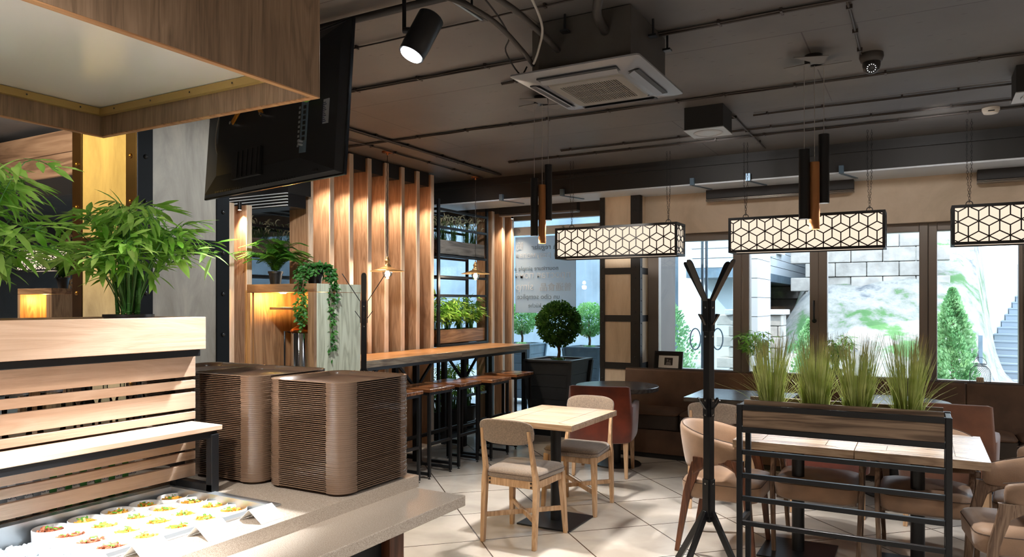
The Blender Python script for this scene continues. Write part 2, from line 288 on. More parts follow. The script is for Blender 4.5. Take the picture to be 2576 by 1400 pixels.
# ------------------------------------------------------------------ mesh helpers
class MB:
    def __init__(s): s.v = []; s.f = []
    def add(s, vs, fs):
        o = len(s.v); s.v += [tuple(p) for p in vs]; s.f += [tuple(i+o for i in f) for f in fs]; return s
    def box(s, x0, x1, y0, y1, z0, z1, M=None):
        vs = [(x, y, z) for z in (z0, z1) for y in (y0, y1) for x in (x0, x1)]
        if M is not None: vs = [M @ Vector(p) for p in vs]
        return s.add(vs, [(0, 2, 3, 1), (4, 5, 7, 6), (0, 1, 5, 4), (2, 6, 7, 3), (0, 4, 6, 2), (1, 3, 7, 5)])
    def bar(s, a, b, w, h=None, roll=None):
        """rectangular bar from a to b; w across, h the other way; roll = preferred side vector"""
        a = Vector(a); b = Vector(b); h = h or w; d = (b-a).normalized()
        r = Vector(roll) if roll is not None else (Vector((0, 0, 1)) if abs(d.z) < .95 else Vector((1, 0, 0)))
        u = d.cross(r).normalized(); v = u.cross(d).normalized()
        vs = [p+u*i*w/2+v*j*h/2 for p in (a, b) for i, j in ((-1, -1), (1, -1), (1, 1), (-1, 1))]
        return s.add(vs, [(3, 2, 1, 0), (4, 5, 6, 7), (0, 1, 5, 4), (1, 2, 6, 5), (2, 3, 7, 6), (3, 0, 4, 7)])
    def taper(s, a, b, wa, wb, roll=None, ha=None, hb=None):
        a = Vector(a); b = Vector(b); d = (b-a).normalized(); ha = ha or wa; hb = hb or wb
        r = Vector(roll) if roll is not None else Vector((1, 0, 0)) if abs(d.z) > .7 else Vector((0, 0, 1))
        u = d.cross(r).normalized(); v = u.cross(d).normalized()
        vs = [p+u*i*w/2+v*j*h/2 for p, w, h in ((a, wa, ha), (b, wb, hb)) for i, j in ((-1, -1), (1, -1), (1, 1), (-1, 1))]
        return s.add(vs, [(3, 2, 1, 0), (4, 5, 6, 7), (0, 1, 5, 4), (1, 2, 6, 5), (2, 3, 7, 6), (3, 0, 4, 7)])
    def cyl(s, a, b, r, n=16, r2=None, caps=True):
        return s.tube([a, b], [r, r if r2 is None else r2], n, caps)
    def tube(s, pts, r, n=8, caps=True, closed=False):
        pts = [Vector(p) for p in pts]; k = len(pts); rs = r if isinstance(r, (list, tuple)) else [r]*k
        vs = []; u = None
        for i, p in enumerate(pts):
            if closed: d = pts[(i+1) % k]-pts[i-1]
            else: d = pts[min(i+1, k-1)]-pts[max(i-1, 0)]
            d.normalize()
            if u is None: u = d.cross(Vector((0, 0, 1)) if abs(d.z) < .9 else Vector((1, 0, 0)))
            else: u = u-d*u.dot(d)
            u.normalize(); v = d.cross(u)
            vs += [p+(u*cos(2*pi*j/n)+v*sin(2*pi*j/n))*rs[i] for j in range(n)]
        fs = []
        for i in range(k if closed else k-1):
            i2 = (i+1) % k
            fs += [(i*n+j, i*n+(j+1) % n, i2*n+(j+1) % n, i2*n+j) for j in range(n)]
        if caps and not closed: fs += [tuple(range(n-1, -1, -1)), tuple((k-1)*n+j for j in range(n))]
        return s.add(vs, fs)
    def lathe(s, prof, c=(0, 0, 0), n=24, M=None):
        vs = []; k = len(prof)
        for r, z in prof:
            for j in range(n):
                p = Vector((c[0]+max(r, 1e-4)*cos(2*pi*j/n), c[1]+max(r, 1e-4)*sin(2*pi*j/n), c[2]+z)); vs.append(M @ p if M is not None else p)
        return s.add(vs, [(i*n+j, i*n+(j+1) % n, (i+1)*n+(j+1) % n, (i+1)*n+j) for i in range(k-1) for j in range(n)])
    def poly(s, pts, h, axis=(0, 0, 1)):
        """extruded polygon"""
        a = Vector(axis)*h; n = len(pts); pts = [Vector(p) for p in pts]
        return s.add(pts+[p+a for p in pts], [tuple(range(n-1, -1, -1)), tuple(range(n, 2*n))]+[(i, (i+1) % n, n+(i+1) % n, n+i) for i in range(n)])
    def quad(s, a, b, c, d): return s.add([a, b, c, d], [(0, 1, 2, 3)])
    def loops(s, rings, capa=True, capb=True):
        n = len(rings[0]); vs = [p for r in rings for p in r]
        fs = [(i*n+j, i*n+(j+1) % n, (i+1)*n+(j+1) % n, (i+1)*n+j) for i in range(len(rings)-1) for j in range(n)]
        if capa: fs.append(tuple(range(n-1, -1, -1)))
        if capb: fs.append(tuple((len(rings)-1)*n+j for j in range(n)))
        return s.add(vs, fs)
    def leaf(s, p, d, up, L, w, droop=.25):
        p = Vector(p); d = Vector(d).normalized(); up = Vector(up); sd = d.cross(up)
        if sd.length < 1e-3: sd = d.cross(Vector((1, .3, 0)))
        sd.normalize(); nn = sd.cross(d).normalized()
        c = []
        for t, ww in ((0, .12), (.25, .85), (.55, 1), (.8, .55), (1, .02)):
            q = p+d*(L*t)-nn*(droop*L*t*t)+Vector((0, 0, 0)); c.append((q-sd*(w/2*ww)+nn*(w*.12*ww), q, q+sd*(w/2*ww)+nn*(w*.12*ww)))
        vs = [x for t in c for x in t]; fs = []
        for i in range(4): a = i*3; fs += [(a, a+1, a+4, a+3), (a+1, a+2, a+5, a+4)]
        return s.add(vs, fs)
    def build(s, name, mat, parent=None, smooth=False, bevel=0, seg=2, local=False, sub=0, auto=None):
        me = bpy.data.meshes.new(name); vs = s.v
        if parent is not None and not local:
            L = ORG[parent.name]; vs = [(p[0]-L[0], p[1]-L[1], p[2]-L[2]) for p in vs]
        me.from_pydata([tuple(p) for p in vs], [], s.f); me.update()
        if smooth: me.polygons.foreach_set('use_smooth', [True]*len(me.polygons))
        o = bpy.data.objects.new(name, me); COL.objects.link(o)
        me.materials.append(MT(mat) if isinstance(mat, str) else mat)
        if parent is not None:
            o.parent = parent; ORG[o.name] = (0, 0, 0) if local else ORG[parent.name]
        else: ORG[o.name] = (0, 0, 0)
        if sub: md = o.modifiers.new('sub', 'SUBSURF'); md.levels = sub; md.render_levels = sub
        if bevel:
            md = o.modifiers.new('bevel', 'BEVEL'); md.width = bevel; md.segments = seg; md.limit_method = 'ANGLE'; md.angle_limit = radians(35)
        if auto is not None:
            me.polygons.foreach_set('use_smooth', [True]*len(me.polygons)); me.set_sharp_from_angle(angle=radians(auto))
        return o
ORG = {}
LABELS = set()
def props(o, label, cat, group=None, kind=None):
    if kind: o['kind'] = kind
    if label:
        o['label'] = label
    if cat: o['category'] = cat
    if group: o['group'] = group
    return o
def thing(name, label, cat, loc=(0, 0, 0), rz=0, group=None, kind=None):
    o = bpy.data.objects.new(name, None); COL.objects.link(o); o.location = loc; o.rotation_euler = (0, 0, rz); o.empty_display_size = .1
    ORG[o.name] = tuple(loc) ; o.matrix_world = Matrix.Translation(loc)
    if rz: o.rotation_euler = (0, 0, rz)
    return props(o, label, cat, group, kind)
def struct(o): o['kind'] = 'structure'; return o
def copy_thing(root, loc, rz, label, group=None, scale=None):
    r = root.copy(); COL.objects.link(r); r.location = loc; r.rotation_euler = (0, 0, rz); r['label'] = label
    ORG[r.name] = tuple(loc)
    if group: r['group'] = group
    for ch in list(root.children):
        c = ch.copy(); COL.objects.link(c); c.parent = r
        for g in list(ch.children):
            d = g.copy(); COL.objects.link(d); d.parent = c
    return r
def clip(a, b, x0, x1, y0, y1):
    t0, t1 = 0., 1.; dx, dy = b[0]-a[0], b[1]-a[1]
    for p, q in ((-dx, a[0]-x0), (dx, x1-a[0]), (-dy, a[1]-y0), (dy, y1-a[1])):
        if abs(p) < 1e-9:
            if q < 0: return None
        else:
            r = q/p
            if p < 0:
                if r > t1: return None
                t0 = max(t0, r)
            else:
                if r < t0: return None
                t1 = min(t1, r)
    if t1-t0 < 1e-3: return None
    return ((a[0]+dx*t0, a[1]+dy*t0), (a[0]+dx*t1, a[1]+dy*t1))
def cube_pattern(w, h, hw, ox=0, oy=0):
    """line segments of the tumbling-cube pattern in a w x h rectangle"""
    s = hw/sqrt(3); segs = {}
    for r in range(-2, int(h/(1.5*s))+3):
        for c in range(-2, int(w/hw)+3):
            cx = ox+c*hw+(hw/2 if r % 2 else 0); cyy = oy+r*1.5*s
            vt = [(cx+s*cos(radians(90+60*k)), cyy+s*sin(radians(90+60*k))) for k in range(6)]
            for k in range(6): segs[tuple(round((vt[k][i]+vt[(k+1) % 6][i])/2, 3) for i in (0, 1))] = (vt[k], vt[(k+1) % 6])
            for k in (1, 3, 5): segs[tuple(round((vt[k][i]+(cx, cyy)[i])/2, 3) for i in (0, 1))] = ((cx, cyy), vt[k])
    out = []
    for a, b in segs.values():
        q = clip(a, b, 0, w, 0, h)
        if q: out.append(q)
    return out
def rrect(x0, x1, y0, y1, r, z, k=5):
    pts = []
    for cx, cyy, a0 in ((x1-r, y1-r, 0), (x0+r, y1-r, 90), (x0+r, y0+r, 180), (x1-r, y0+r, 270)):
        for i in range(k+1):
            a = radians(a0+90*i/k); pts.append((cx+r*cos(a), cyy+r*sin(a), z))
    return pts
def text_mesh(name, body, size, mat, M, parent=None, mirror=False, depth=.0015, world=True, align='CENTER'):
    cu = bpy.data.curves.new(name+'_c', 'FONT'); cu.body = body; cu.size = size; cu.extrude = depth; cu.align_x = align; cu.resolution_u = 3
    t = bpy.data.objects.new(name+'_t', cu); COL.objects.link(t); bpy.context.view_layer.update()
    me = bpy.data.meshes.new_from_object(t.evaluated_get(bpy.context.evaluated_depsgraph_get())); bpy.data.objects.remove(t)
    me.name = name
    if mirror: me.transform(Matrix.Scale(-1, 4, (1, 0, 0))); me.flip_normals()
    L = Vector(ORG[parent.name]) if parent is not None else Vector((0, 0, 0))
    me.transform(Matrix.Translation(-L) @ M)
    me.materials.clear(); me.materials.append(MT(mat)); o = bpy.data.objects.new(name, me); COL.objects.link(o)
    if parent is not None: o.parent = parent; ORG[o.name] = ORG[parent.name]
    return o
def rv(a=1): return Vector((random.uniform(-a, a), random.uniform(-a, a), random.uniform(-a, a)))
CZ = 2.95
# ------------------------------------------------------------------ the setting
b = MB(); b.box(-13.2, 5, -4, 9.2, -.1, 0); struct(b.build('floor', 'tile'))
b = MB(); b.box(-13.2, 5, -4, 9.2, CZ, CZ+.12); struct(b.build('ceiling', 'ceiling_paint'))
b = MB(); b.box(-13.3, -13.2, -4, 9.2, 0, CZ); struct(b.build('wall_left', 'plaster_dark'))
b = MB(); b.box(-13.2, 5, -4.1, -4, 0, CZ); struct(b.build('wall_back', 'plaster_beige'))
b = MB(); b.box(5, 5.1, -4, 9.2, 0, CZ); struct(b.build('wall_right', 'plaster_beige'))
WY = 7.62; WH = 2.27; WS = .80
b = MB(); b.box(-2.615, 5, WY, WY+.3, WH, CZ); b.box(-2.615, 5, WY, WY+.3, 0, WS); b.box(3.3, 5, WY, WY+.3, WS, WH)
struct(b.build('wall_front', 'plaster_beige'))
b = MB(); b.box(-6.5, 5, 7.1, 7.5, 2.70, CZ); struct(b.build('trim_1', 'beam_dark')); b = MB(); b.box(-6.5, 5, 7.105, 7.62, 2.685, 2.6995); struct(b.build('trim_20', 'beam_soffit'))         # ceiling beam; pale soffit strip with window bounce put into its colour
b = MB(); b.box(-6.5, 5, 7.072, 7.099, 2.86, 2.9); struct(b.build('trim_2', 'black_paint'))      # rail on the beam
b = MB(); b.box(-2.56, 3.3, WY-.02, WY+.1, WS-.03, WS); struct(b.build('trim_3', 'alu_bronze'))   # sill
# windows in the front wall: bronze aluminium frames
FY = 7.70
edges = [(-2.612, -2.49), (-1.70, -1.53), (-.96, -.80), (-.02, .125), (.737, .80), (1.5, 1.6), (2.35, 2.45), (3.25, 3.3)]
for i in range(7):
    x0, x1 = edges[i][1], edges[i+1][0]
    a0 = edges[i][0] if i == 0 else (edges[i][0]+edges[i][1])/2; a1 = edges[i+1][1] if i == 6 else (edges[i+1][0]+edges[i+1][1])/2
    w = thing('window_%d' % (i+1), None, None, ((a0+a1)/2, FY, WS), kind='structure')
    f = MB(); f.box(a0, x0, FY, FY+.09, WS, WH); f.box(x1, a1, FY, FY+.09, WS, WH); f.box(x0, x1, FY, FY+.09, WH-.08, WH); f.box(x0, x1, FY, FY+.09, WS, WS+.04)
    if i in (1, 3):  # opening sash
        f.box(x0-.07, x0-.002, FY-.02, FY-.001, WS+.02, WH-.03); f.box(x0-.002, x1, FY-.02, FY-.001, WH-.075, WH-.03)
    f.build('window_frame', 'alu_bronze', w, bevel=.006)
    p = MB(); p.box(x0-.005, x1+.005, FY+.04, FY+.052, WS+.03, WH-.07); p.build('window_pane', 'pane', w)
    if i == 1:
        h = MB(); h.tube([(x1+.045, FY-.02, 1.36), (x1+.045, FY-.045, 1.36), (x1+.045, FY-.05, 1.46), (x1+.045, FY-.045, 1.56)], .009, 8); h.cyl((x1+.045, FY, 1.36), (x1+.045, FY-.03, 1.36), .02, 12); h.build('window_handle', 'black_satin', w, smooth=True)
# entrance bay: full height glazing left of the riveted pier
GY = 8.45
w = thing('window_8', None, None, (-6, GY, 0), kind='structure')
f = MB()
for x in (-3.05, -3.32): f.box(x-.035, x+.035, GY, GY+.08, 0, 2.69)
for x in (-8.2, -10.5, -13.1): f.box(x-.05, x+.05, GY, GY+.08, 0, 2.69)
f.box(-13.2, -3.0, GY, GY+.08, 2.62, 2.69); f.box(-13.2, -3.0, GY, GY+.08, 0, .06)
f.build('window_frame', 'alu_bronze', w, bevel=.006)
p = MB(); p.box(-13.15, -3.05, GY+.03, GY+.042, .06, 2.62); p.build('window_pane', 'pane_tint', w)
h = MB(); h.box(-5.2, -3.05, GY-.03, GY-.01, 2.42, 2.53); h.build('hanger_rail', 'alu_white', w, bevel=.004)
for x in (-4.62, -3.98, -3.5, -3.2): k = MB(); k.cyl((x, GY-.03, 2.475), (x, GY-.055, 2.475), .032, 16); k.build('hanger_bolt', 'stainless', w, smooth=False, bevel=.005)
b = MB(); b.box(-13.2, -2.62, GY-.02, GY+.3, 2.69, CZ); b.box(-3.0, -2.62, 7.93, GY+.3, 0, CZ); struct(b.build('wall_entrance', 'plaster_dark'))
# frosted welcome sign on the entrance glass, lettering seen from behind (mirrored)
sg = thing('frosted_sign', 'frosted grey glass sign with mirrored white multilingual lettering', 'sign', (-4.0, GY-.012, 1.55))
p = MB(); p.box(-4.67, -3.80, GY-.02, GY-.012, 1.41, 2.40); p.build('sign_panel', 'frost', sg)
def sign_line(body, x, z, size, mat, al='CENTER'):
    M = Matrix.Translation((x, GY-.028, z)) @ Matrix.Rotation(radians(90), 4, 'X')
    text_mesh('lettering', body, size, mat, M, sg, mirror=True, depth=.0012, align=al)
sign_line('簡', -4.60, 2.24, .115, 'letter_white'); sign_line('à regular', -4.25, 2.23, .10, 'letter_grey')
sign_line('ая разумелая', -4.33, 2.13, .10, 'letter_white')
sign_line('nourriture simple à', -4.36, 1.96, .082, 'letter_grey'); sign_line('простая понят', -4.30, 1.86, .125, 'letter_white')
sign_line('普通食品', -4.08, 1.70, .115, 'letter_silver'); sign_line('simp', -4.53, 1.71, .145, 'letter_white')
sign_line('un cibo semplice', -4.33, 1.59, .092, 'letter_grey'); sign_line('küche', -4.38, 1.48, .08, 'letter_grey')
# riveted pier between entrance bay and windows
PX0, PX1, PY0, PY1 = -3.07, -2.616, 7.45, 7.92
b = MB(); b.box(PX0, PX1, PY0+.01, PY1, 0, 2.95); pier = struct(b.build('wall_pier', 'panel_beige'))
f = MB()
for x in (PX0, PX1-.10): f.box(x, x+.10 if x > PX0 else x+.055, PY0-.004, PY0+.012, 0, 2.69)
for z in (.35, .86, 1.37, 1.88, 2.3): f.box(PX0, PX1, PY0-.002, PY0+.012, z-.035, z+.035)
for y in (PY0, PY1-.07): f.box(PX1-.002, PX1+.006, y, y+.07, 0, 2.69)
for z in (.35, .86, 1.37, 1.88, 2.3): f.box(PX1-.002, PX1+.004, PY0, PY1, z-.035, z+.035)
f.build('angle_iron', 'black_paint', pier)
f = MB()
for k in range(22):
    z = .12+k*.12
    for x in (PX0+.028, PX1-.05): f.lathe([(.0, .006), (.007, .004), (.009, 0)], (0, 0, 0), 8, Matrix.Translation((x, PY0-.004, z)) @ Matrix.Rotation(radians(90), 4, 'X'))
    for y in (PY0+.035, PY1-.035): f.lathe([(.0, .006), (.007, .004), (.009, 0)], (0, 0, 0), 8, Matrix.Translation((PX1+.006, y, z)) @ Matrix.Rotation(radians(90), 4, 'Y'))
f.build('rivets', 'rivet_dark', pier, smooth=True)
# concrete column with riveted angle irons behind the buffet
CX0, CX1, CY0, CY1 = -4.34, -3.743, 2.488, 3.09
b = MB(); b.box(CX0, CX1, CY0, CY1, 0, CZ); colm = struct(b.build('wall_column', 'column_concrete'))
aw = .09
f = MB(); f.box(CX0-.004, CX0+aw, CY0-.008, CY0+.002, 0, CZ); f.box(CX1-aw, CX1+.008, CY0-.008, CY0+.002, 0, CZ); f.box(CX0, CX1, CY0-.006, CY0+.002, 1.82, 1.91); f.box(CX0, CX1, CY0-.006, CY0+.002, .62, .71)
f.build('angle_iron', 'steel_brown', colm, bevel=.003)
f = MB(); f.box(CX1-.002, CX1+.008, CY0-.002, CY0+aw, 0, CZ); f.box(CX1-.002, CX1+.008, CY1-aw, CY1+.004, 0, CZ); f.box(CX1-.002, CX1+.006, CY0, CY1, 1.82, 1.91); f.box(CX1-.002, CX1+.006, CY0, CY1, .62, .71)
f.build('angle_iron', 'steel_blue', colm, bevel=.003)
f = MB(); g = MB()
prof = [(.0, .011), (.008, .0095), (.0125, .005), (.0135, 0)]
for k in range(11):
    z = .34+k*.25
    for x in (CX0+.045, CX1-.042): f.lathe(prof, (0, 0, 0), 12, Matrix.Translation((x, CY0-.008, z)) @ Matrix.Rotation(radians(90), 4, 'X'))
    for y in (CY0+.045, CY1-.045): g.lathe(prof, (0, 0, 0), 12, Matrix.Translation((CX1+.008, y, z)) @ Matrix.Rotation(radians(90), 4, 'Y'))
f.build('rivets', 'rivet_brass', colm, smooth=True); g.build('rivets', 'rivet_dark', colm, smooth=True)
# ------------------------------------------------------------------ buffet counter
CT = .87
ct = thing('buffet_counter', 'long self-service counter with speckled beige stone top and black panelled base', 'counter', (-2.2, .6, 0))
b = MB()
wx0, wx1, wy0, wy1 = -2.345, -1.86, -.6, 1.69     # opening of the cold well
b.box(-3.3, wx0, -1.6, 2.283, CT-.045, CT); b.box(wx1, -1.69, -1.6, 2.283, CT-.045, CT); b.box(wx0, wx1, wy1, 2.283, CT-.045, CT); b.box(wx0, wx1, -1.6, wy0, CT-.045, CT)
b.build('stone_top', 'quartz', ct)
b = MB(); b.box(-1.72, -1.463, -1.6, 2.263, .787, .826); b.build('tray_slide', 'quartz', ct, bevel=.003)
b = MB(); b.box(-3.2, -1.76, -1.5, 2.02, 0, CT-.14); b.box(-3.2, -1.74, 1.9, 2.2, 0, .787); b.build('counter_base', 'black_paint', ct)
b = MB()
for y in (2.16, 1.9, 1.55, 1.2, .85, .5): b.box(-1.74, -1.715, y-.03, y+.03, 0, .787)
b.box(-1.76, -1.70, 2.12, 2.205, 0, .787)
b.build('trim_strip', 'walnut', ct, bevel=.004)
# cold well with ice
w = thing('cold_well', 'stainless steel cold well sunk into the stone counter, filled with crushed ice', 'cold well', (-2.1, .6, .8))
b = MB(); fl = .03; z0 = CT+.001; z1 = CT+.006
b.box(wx0-fl, wx1+fl, wy1, wy1+fl, z0, z1); b.box(wx0-fl, wx1+fl, wy0-fl, wy0, z0, z1); b.box(wx0-fl, wx0, wy0, wy1, z0, z1); b.box(wx1, wx1+fl, wy0, wy1, z0, z1)
b.build('rim', 'stainless', w)
b = MB(); t = .003
b.box(wx0, wx0+t, wy0, wy1, .78, z1); b.box(wx1-t, wx1, wy0, wy1, .78, z1); b.box(wx0, wx1, wy1-t, wy1, .78, z1); b.box(wx0, wx1, wy0, wy0+t, .78, z1); b.box(wx0, wx1, wy0, wy1, .777, .78)
b.build('basin', 'stainless', w)
b = MB(); R = random.Random(3)
b.box(wx0+.004, wx1-.004, wy0+.01, wy1-.004, .781, .792)
for i in range(3600):
    x = R.uniform(wx0+.015, wx1-.015); y = R.uniform(.75, wy1-.015); s = R.uniform(.004, .009)
    M = Matrix.Translation((x, y, .793+R.uniform(-.003, .012)+(.012 if y < 1.2 else 0))) @ Matrix.Rotation(R.uniform(0, 3), 4, (R.random(), R.random(), R.random()+.1))
    b.box(-s, s, -s*.8, s*.8, -s*.7, s*.7, M)
b.build('crushed_ice', 'ice', None); o = bpy.data.objects['crushed_ice']; props(o, 'bed of crushed white ice in the steel cold well around the bowls', 'ice', kind='stuff')
# bowls
COLX = [(-2.28, 'against the slatted rack'), (-2.178, 'second from the slatted rack'), (-2.075, 'second from the card side'), (-1.98, 'beside the price cards')]
ROWY = [(1.238, 'front row'), (1.343, 'second row'), (1.448, 'middle row'), (1.545, 'fourth row'), (1.648, 'back row')]
bowl_me = None
for j, (by, rn) in enumerate(ROWY):
    for i, (bx, cn) in enumerate(COLX):
        lab = 'white bowl of %s salad, %s, %s' % ('minced meat' if j == 0 else 'orange noodle', rn, cn)
        t = thing('salad_bowl', lab, 'bowl', (bx, by, .806), 0, 'white salad bowls on ice')
        if bowl_me is None:
            b = MB(); b.lathe([(0, 0), (.040, 0), (.047, .006), (.049, .02), (.050, .050), (.0485, .0525), (.0465, .050), (.045, .02), (.038, .010), (0, .009)], n=32)
            o = b.build('bowl_body', 'porcelain', t, smooth=True, local=True); bowl_me = o
        else:
            c = bowl_me.copy(); COL.objects.link(c); c.parent = t; c.name = 'bowl_body'
        R = random.Random(10*j+i); f = MB(); mat = 'meat' if j == 0 else 'noodle'
        f.lathe([(0, .037), (.03, .034), (.044, .028)], n=16)
        for k in range(60):
            a = R.uniform(0, 6.28); r = .038*sqrt(R.random()); s = R.uniform(.003, .0075); z = .034+.014*(1-(r/.04)**2)*R.random()+.002
            M = Matrix.Translation((r*cos(a), r*sin(a), z)) @ Matrix.Rotation(R.uniform(0, 3), 4, (R.random()-.5, R.random()-.5, 1))
            f.box(-s*1.6, s*1.6, -s*.45, s*.45, -s*.35, s*.35, M)
        f.build('salad', mat, t, local=True)
        f = MB()
        for k in range(5):
            a = R.uniform(0, 6.28); r = .025*sqrt(R.random()); s = R.uniform(.002, .005)
            M = Matrix.Translation((r*cos(a), r*sin(a), .051)) @ Matrix.Rotation(R.uniform(0, 3), 4, (.2, .3, 1)); f.box(-s*1.5, s*1.5, -s*.5, s*.5, -.001, .001, M)
        f.build('herbs', 'herb', t, local=True)
# price cards: folded tents on the counter edge
for k, (y, lab) in enumerate([(1.585, 'folded white price card nearest the corner of the cold well'), (1.40, 'folded white price card, second back from the corner of the cold well'), (1.21, 'folded white price card beside the front bowls of meat salad'), (1.05, 'folded white price card at the bottom edge, nearest the viewer')]):
    b = MB(); a, h = .035, .036; x = -1.765; th = .0012
    b.poly([(x-.05, y-.045, CT+.001), (x-.05-th, y-.045, CT+.001), (x-.01-th, y-.045, CT+h), (x-.01, y-.045, CT+h+.001), (x+.045, y-.045, CT+.001), (x+.045-th, y-.045, CT+.001), (x-.01, y-.045, CT+h-.001)], .09, (0, 1, 0))
    b.build('price_card', 'card'); o = bpy.data.objects['price_card' if k == 0 else 'price_card.%03d' % k]; props(o, lab, 'card', 'folded price cards along the counter')
# ------------------------------------------------------------------ slatted rack with planter on top
SX = -2.32; Y1 = 1.771; Y0 = -1.4
rk = thing('slatted_display_rack', 'pale oak slatted rack with black steel frame and a shelf, standing on the counter', 'display rack', (-2.5, .4, CT))
for k, (za, zb) in enumerate([(.902, .948), (.963, .993), (1.001, 1.045), (1.109, 1.137), (1.148, 1.208), (1.222, 1.252), (1.265, 1.340)]):
    b = MB(); b.box(SX-.018, SX, Y0, Y1, za, zb); b.build('slat', 'oak_rack', rk, bevel=.0015)
b = MB(); b.box(SX-.6, SX+.035, Y0, Y1-.006, 1.340, 1.364); b.build('top_bar', 'black_metal', rk, bevel=.002)
b = MB(); b.box(SX-.3, SX+.06, Y0, Y1-.006, 1.366, 1.372); b.box(SX+.045, SX+.062, Y0, Y1-.004, 1.366, 1.482); b.box(SX-.3, SX+.0448, Y1-.020, Y1-.004, 1.3722, 1.482); b.box(SX-.318, SX-.3, Y0, Y1-.004, 1.366, 1.482)
b.build('planter_trough', 'oak_rack', rk, bevel=.002)
b = MB(); b.box(SX+.006, SX+.17, Y0, Y1-.02, 1.087, 1.104); b.build('shelf', 'oak_rack', rk, bevel=.002)
b = MB(); b.box(SX+.0, SX+.16, Y0, Y1-.035, 1.062, 1.086); b.bar((SX+.155, Y1-.05, 1.075), (SX+.155, Y1-.05, CT+.004), .03); b.box(SX-.05, SX+.17, Y1-.065, Y1-.035, CT+.002, CT+.03)
for y in (Y1-.05, .6, -.6): b.box(SX-.05, SX-.019, y-.02, y+.02, CT+.002, 1.34)
b.box(SX-.6, SX-.57, Y1-.07, Y1-.04, CT+.002, 1.34); b.box(SX-.6, SX-.57, Y0, Y0+.03, CT+.002, 1.34)
b.build('rack_frame', 'black_metal', rk, bevel=.0015)
b = MB(); b.box(SX-.5, SX-.052, Y0, Y1-.1, 1.072, 1.088); b.build('inner_shelf', 'oak_rack', rk)
# jars and bottles on the inner shelf
def jar(x, y, z, r, h, lab, mat='jar_glass', neck=False):
    t = thing('glass_jar' if not neck else 'glass_bottle', lab, 'jar' if not neck else 'bottle', (x, y, z), 0, 'jars inside the rack' if not neck else 'bottles inside the rack')
    b = MB()
    if not neck: b.lathe([(0, 0), (r, 0), (r, h*.75), (r*.78, h*.86), (r*.78, h*.9)], n=20)
    else: b.lathe([(0, 0), (r, 0), (r, h*.55), (r*.35, h*.75), (r*.35, h*.95)], n=16)
    b.build('glass_body', mat, t, smooth=True, local=True)
    b = MB(); rr = r*.82 if not neck else r*.42; b.lathe([(0, h), (rr, h), (rr, h*.9 if not neck else h*.95), (0, h*.9 if not neck else h*.95)], n=20); b.build('lid', 'stainless', t, smooth=False, local=True)
ordw = ['first', 'second', 'third', 'fourth', 'fifth', 'sixth', 'seventh', 'eighth', 'ninth', 'tenth']
for k in range(5): jar(SX-.16, .93+k*.105, 1.0895, .04, .17, 'clear glass jar behind the upper slats, %s from the left' % ordw[k])
for k in range(5): jar(SX-.15, 1.40+k*.062, 1.0895, .022, .19, 'slim glass bottle behind the upper slats, %s right of the jars' % ordw[k], neck=True)
for k in range(12):
    x = SX-.10; y = 1.02+k*.0485
    col = 'carton_blue' if k < 3 else ('carton_grey' if k < 6 else 'carton_green')
    t = thing('drink_carton', 'small %s drink carton behind the lower slats, %s from the left' % (col[7:], (ordw+['eleventh', 'twelfth'])[k]), 'carton', (x, y, CT+.001), 0, 'drink cartons behind the lower slats')
    b = MB(); b.box(-.06, .0, 0, .046, 0, .155); b.build('carton_body', 'card' , t, local=True)
    b = MB(); b.box(.0002, .0012, .0, .022, .0, .150); b.build('picture_panel', col, t, local=True)
    Mx = Matrix.Translation((x+.0006, y+.0335, CT+.079)) @ Matrix.Rotation(radians(90), 4, 'Z') @ Matrix.Rotation(radians(90), 4, 'X')
    text_mesh('lettering', 'nod', .021, 'navy', Mx, t, depth=.0004)
    text_mesh('lettering', 'pund', .0185, 'navy', Matrix.Translation((0, 0, -.0155)) @ Mx, t, depth=.0004)
# ------------------------------------------------------------------ stacked trays
def tray_proto(lab, loc, grp, W=.375, D=.395):
    t = thing('serving_tray', lab, 'tray', loc, 0, grp)
    x0, x1, y0, y1 = -W/2, W/2, -D/2, D/2
    r = .062
    rings = [rrect(x0+.032, x1-.032, y0+.032, y1-.032, r-.032, .0), rrect(x0+.022, x1-.022, y0+.022, y1-.022, r-.022, .001), rrect(x0+.012, x1-.012, y0+.012, y1-.012, r-.012, .0155), rrect(x0+.003, x1-.003, y0+.003, y1-.003, r-.003, .0175), rrect(x0, x1, y0, y1, r, .0166), rrect(x0, x1, y0, y1, r, .0138), rrect(x0+.0105, x1-.0105, y0+.0105, y1-.0105, r-.0105, .0138)]
    def tring(ins, side, z):
        out = []; P = rrect(x0+ins, x1-ins, y0+ins, y1-ins, r-ins, z)
        q = 6
        for c in range(4):
            arc = P[c*q:(c+1)*q]; out += arc; a = Vector(arc[-1]); e = Vector(P[((c+1)*q) % 24]); d = e-a; nrm = Vector((-d.y, d.x, 0)).normalized()
            for f, k in ((.05, 0), (.075, 1), (.925, 1), (.95, 0)): p = a+d*f+nrm*(side*k); out.append((p.x, p.y, z))
        return out
    rings = rings[:1]+[tring(.022, .006, .001), tring(.012, .004, .0140), tring(.003, 0, .0170), tring(0, 0, .0163), tring(0, 0, .0138), tring(.0008, .008, .0134), tring(.0012, .012, .0100), tring(.0025, .012, .0100)]
    b = MB(); b.loops(rings[1:], False, False); o = b.build('rim', 'tray_brown', t, local=True, auto=50)
    b = MB(); b.poly([tuple(p) for p in tring(.022, .006, -.0005)], .0016); b.build('base', 'tray_top', t, local=True)
    return t
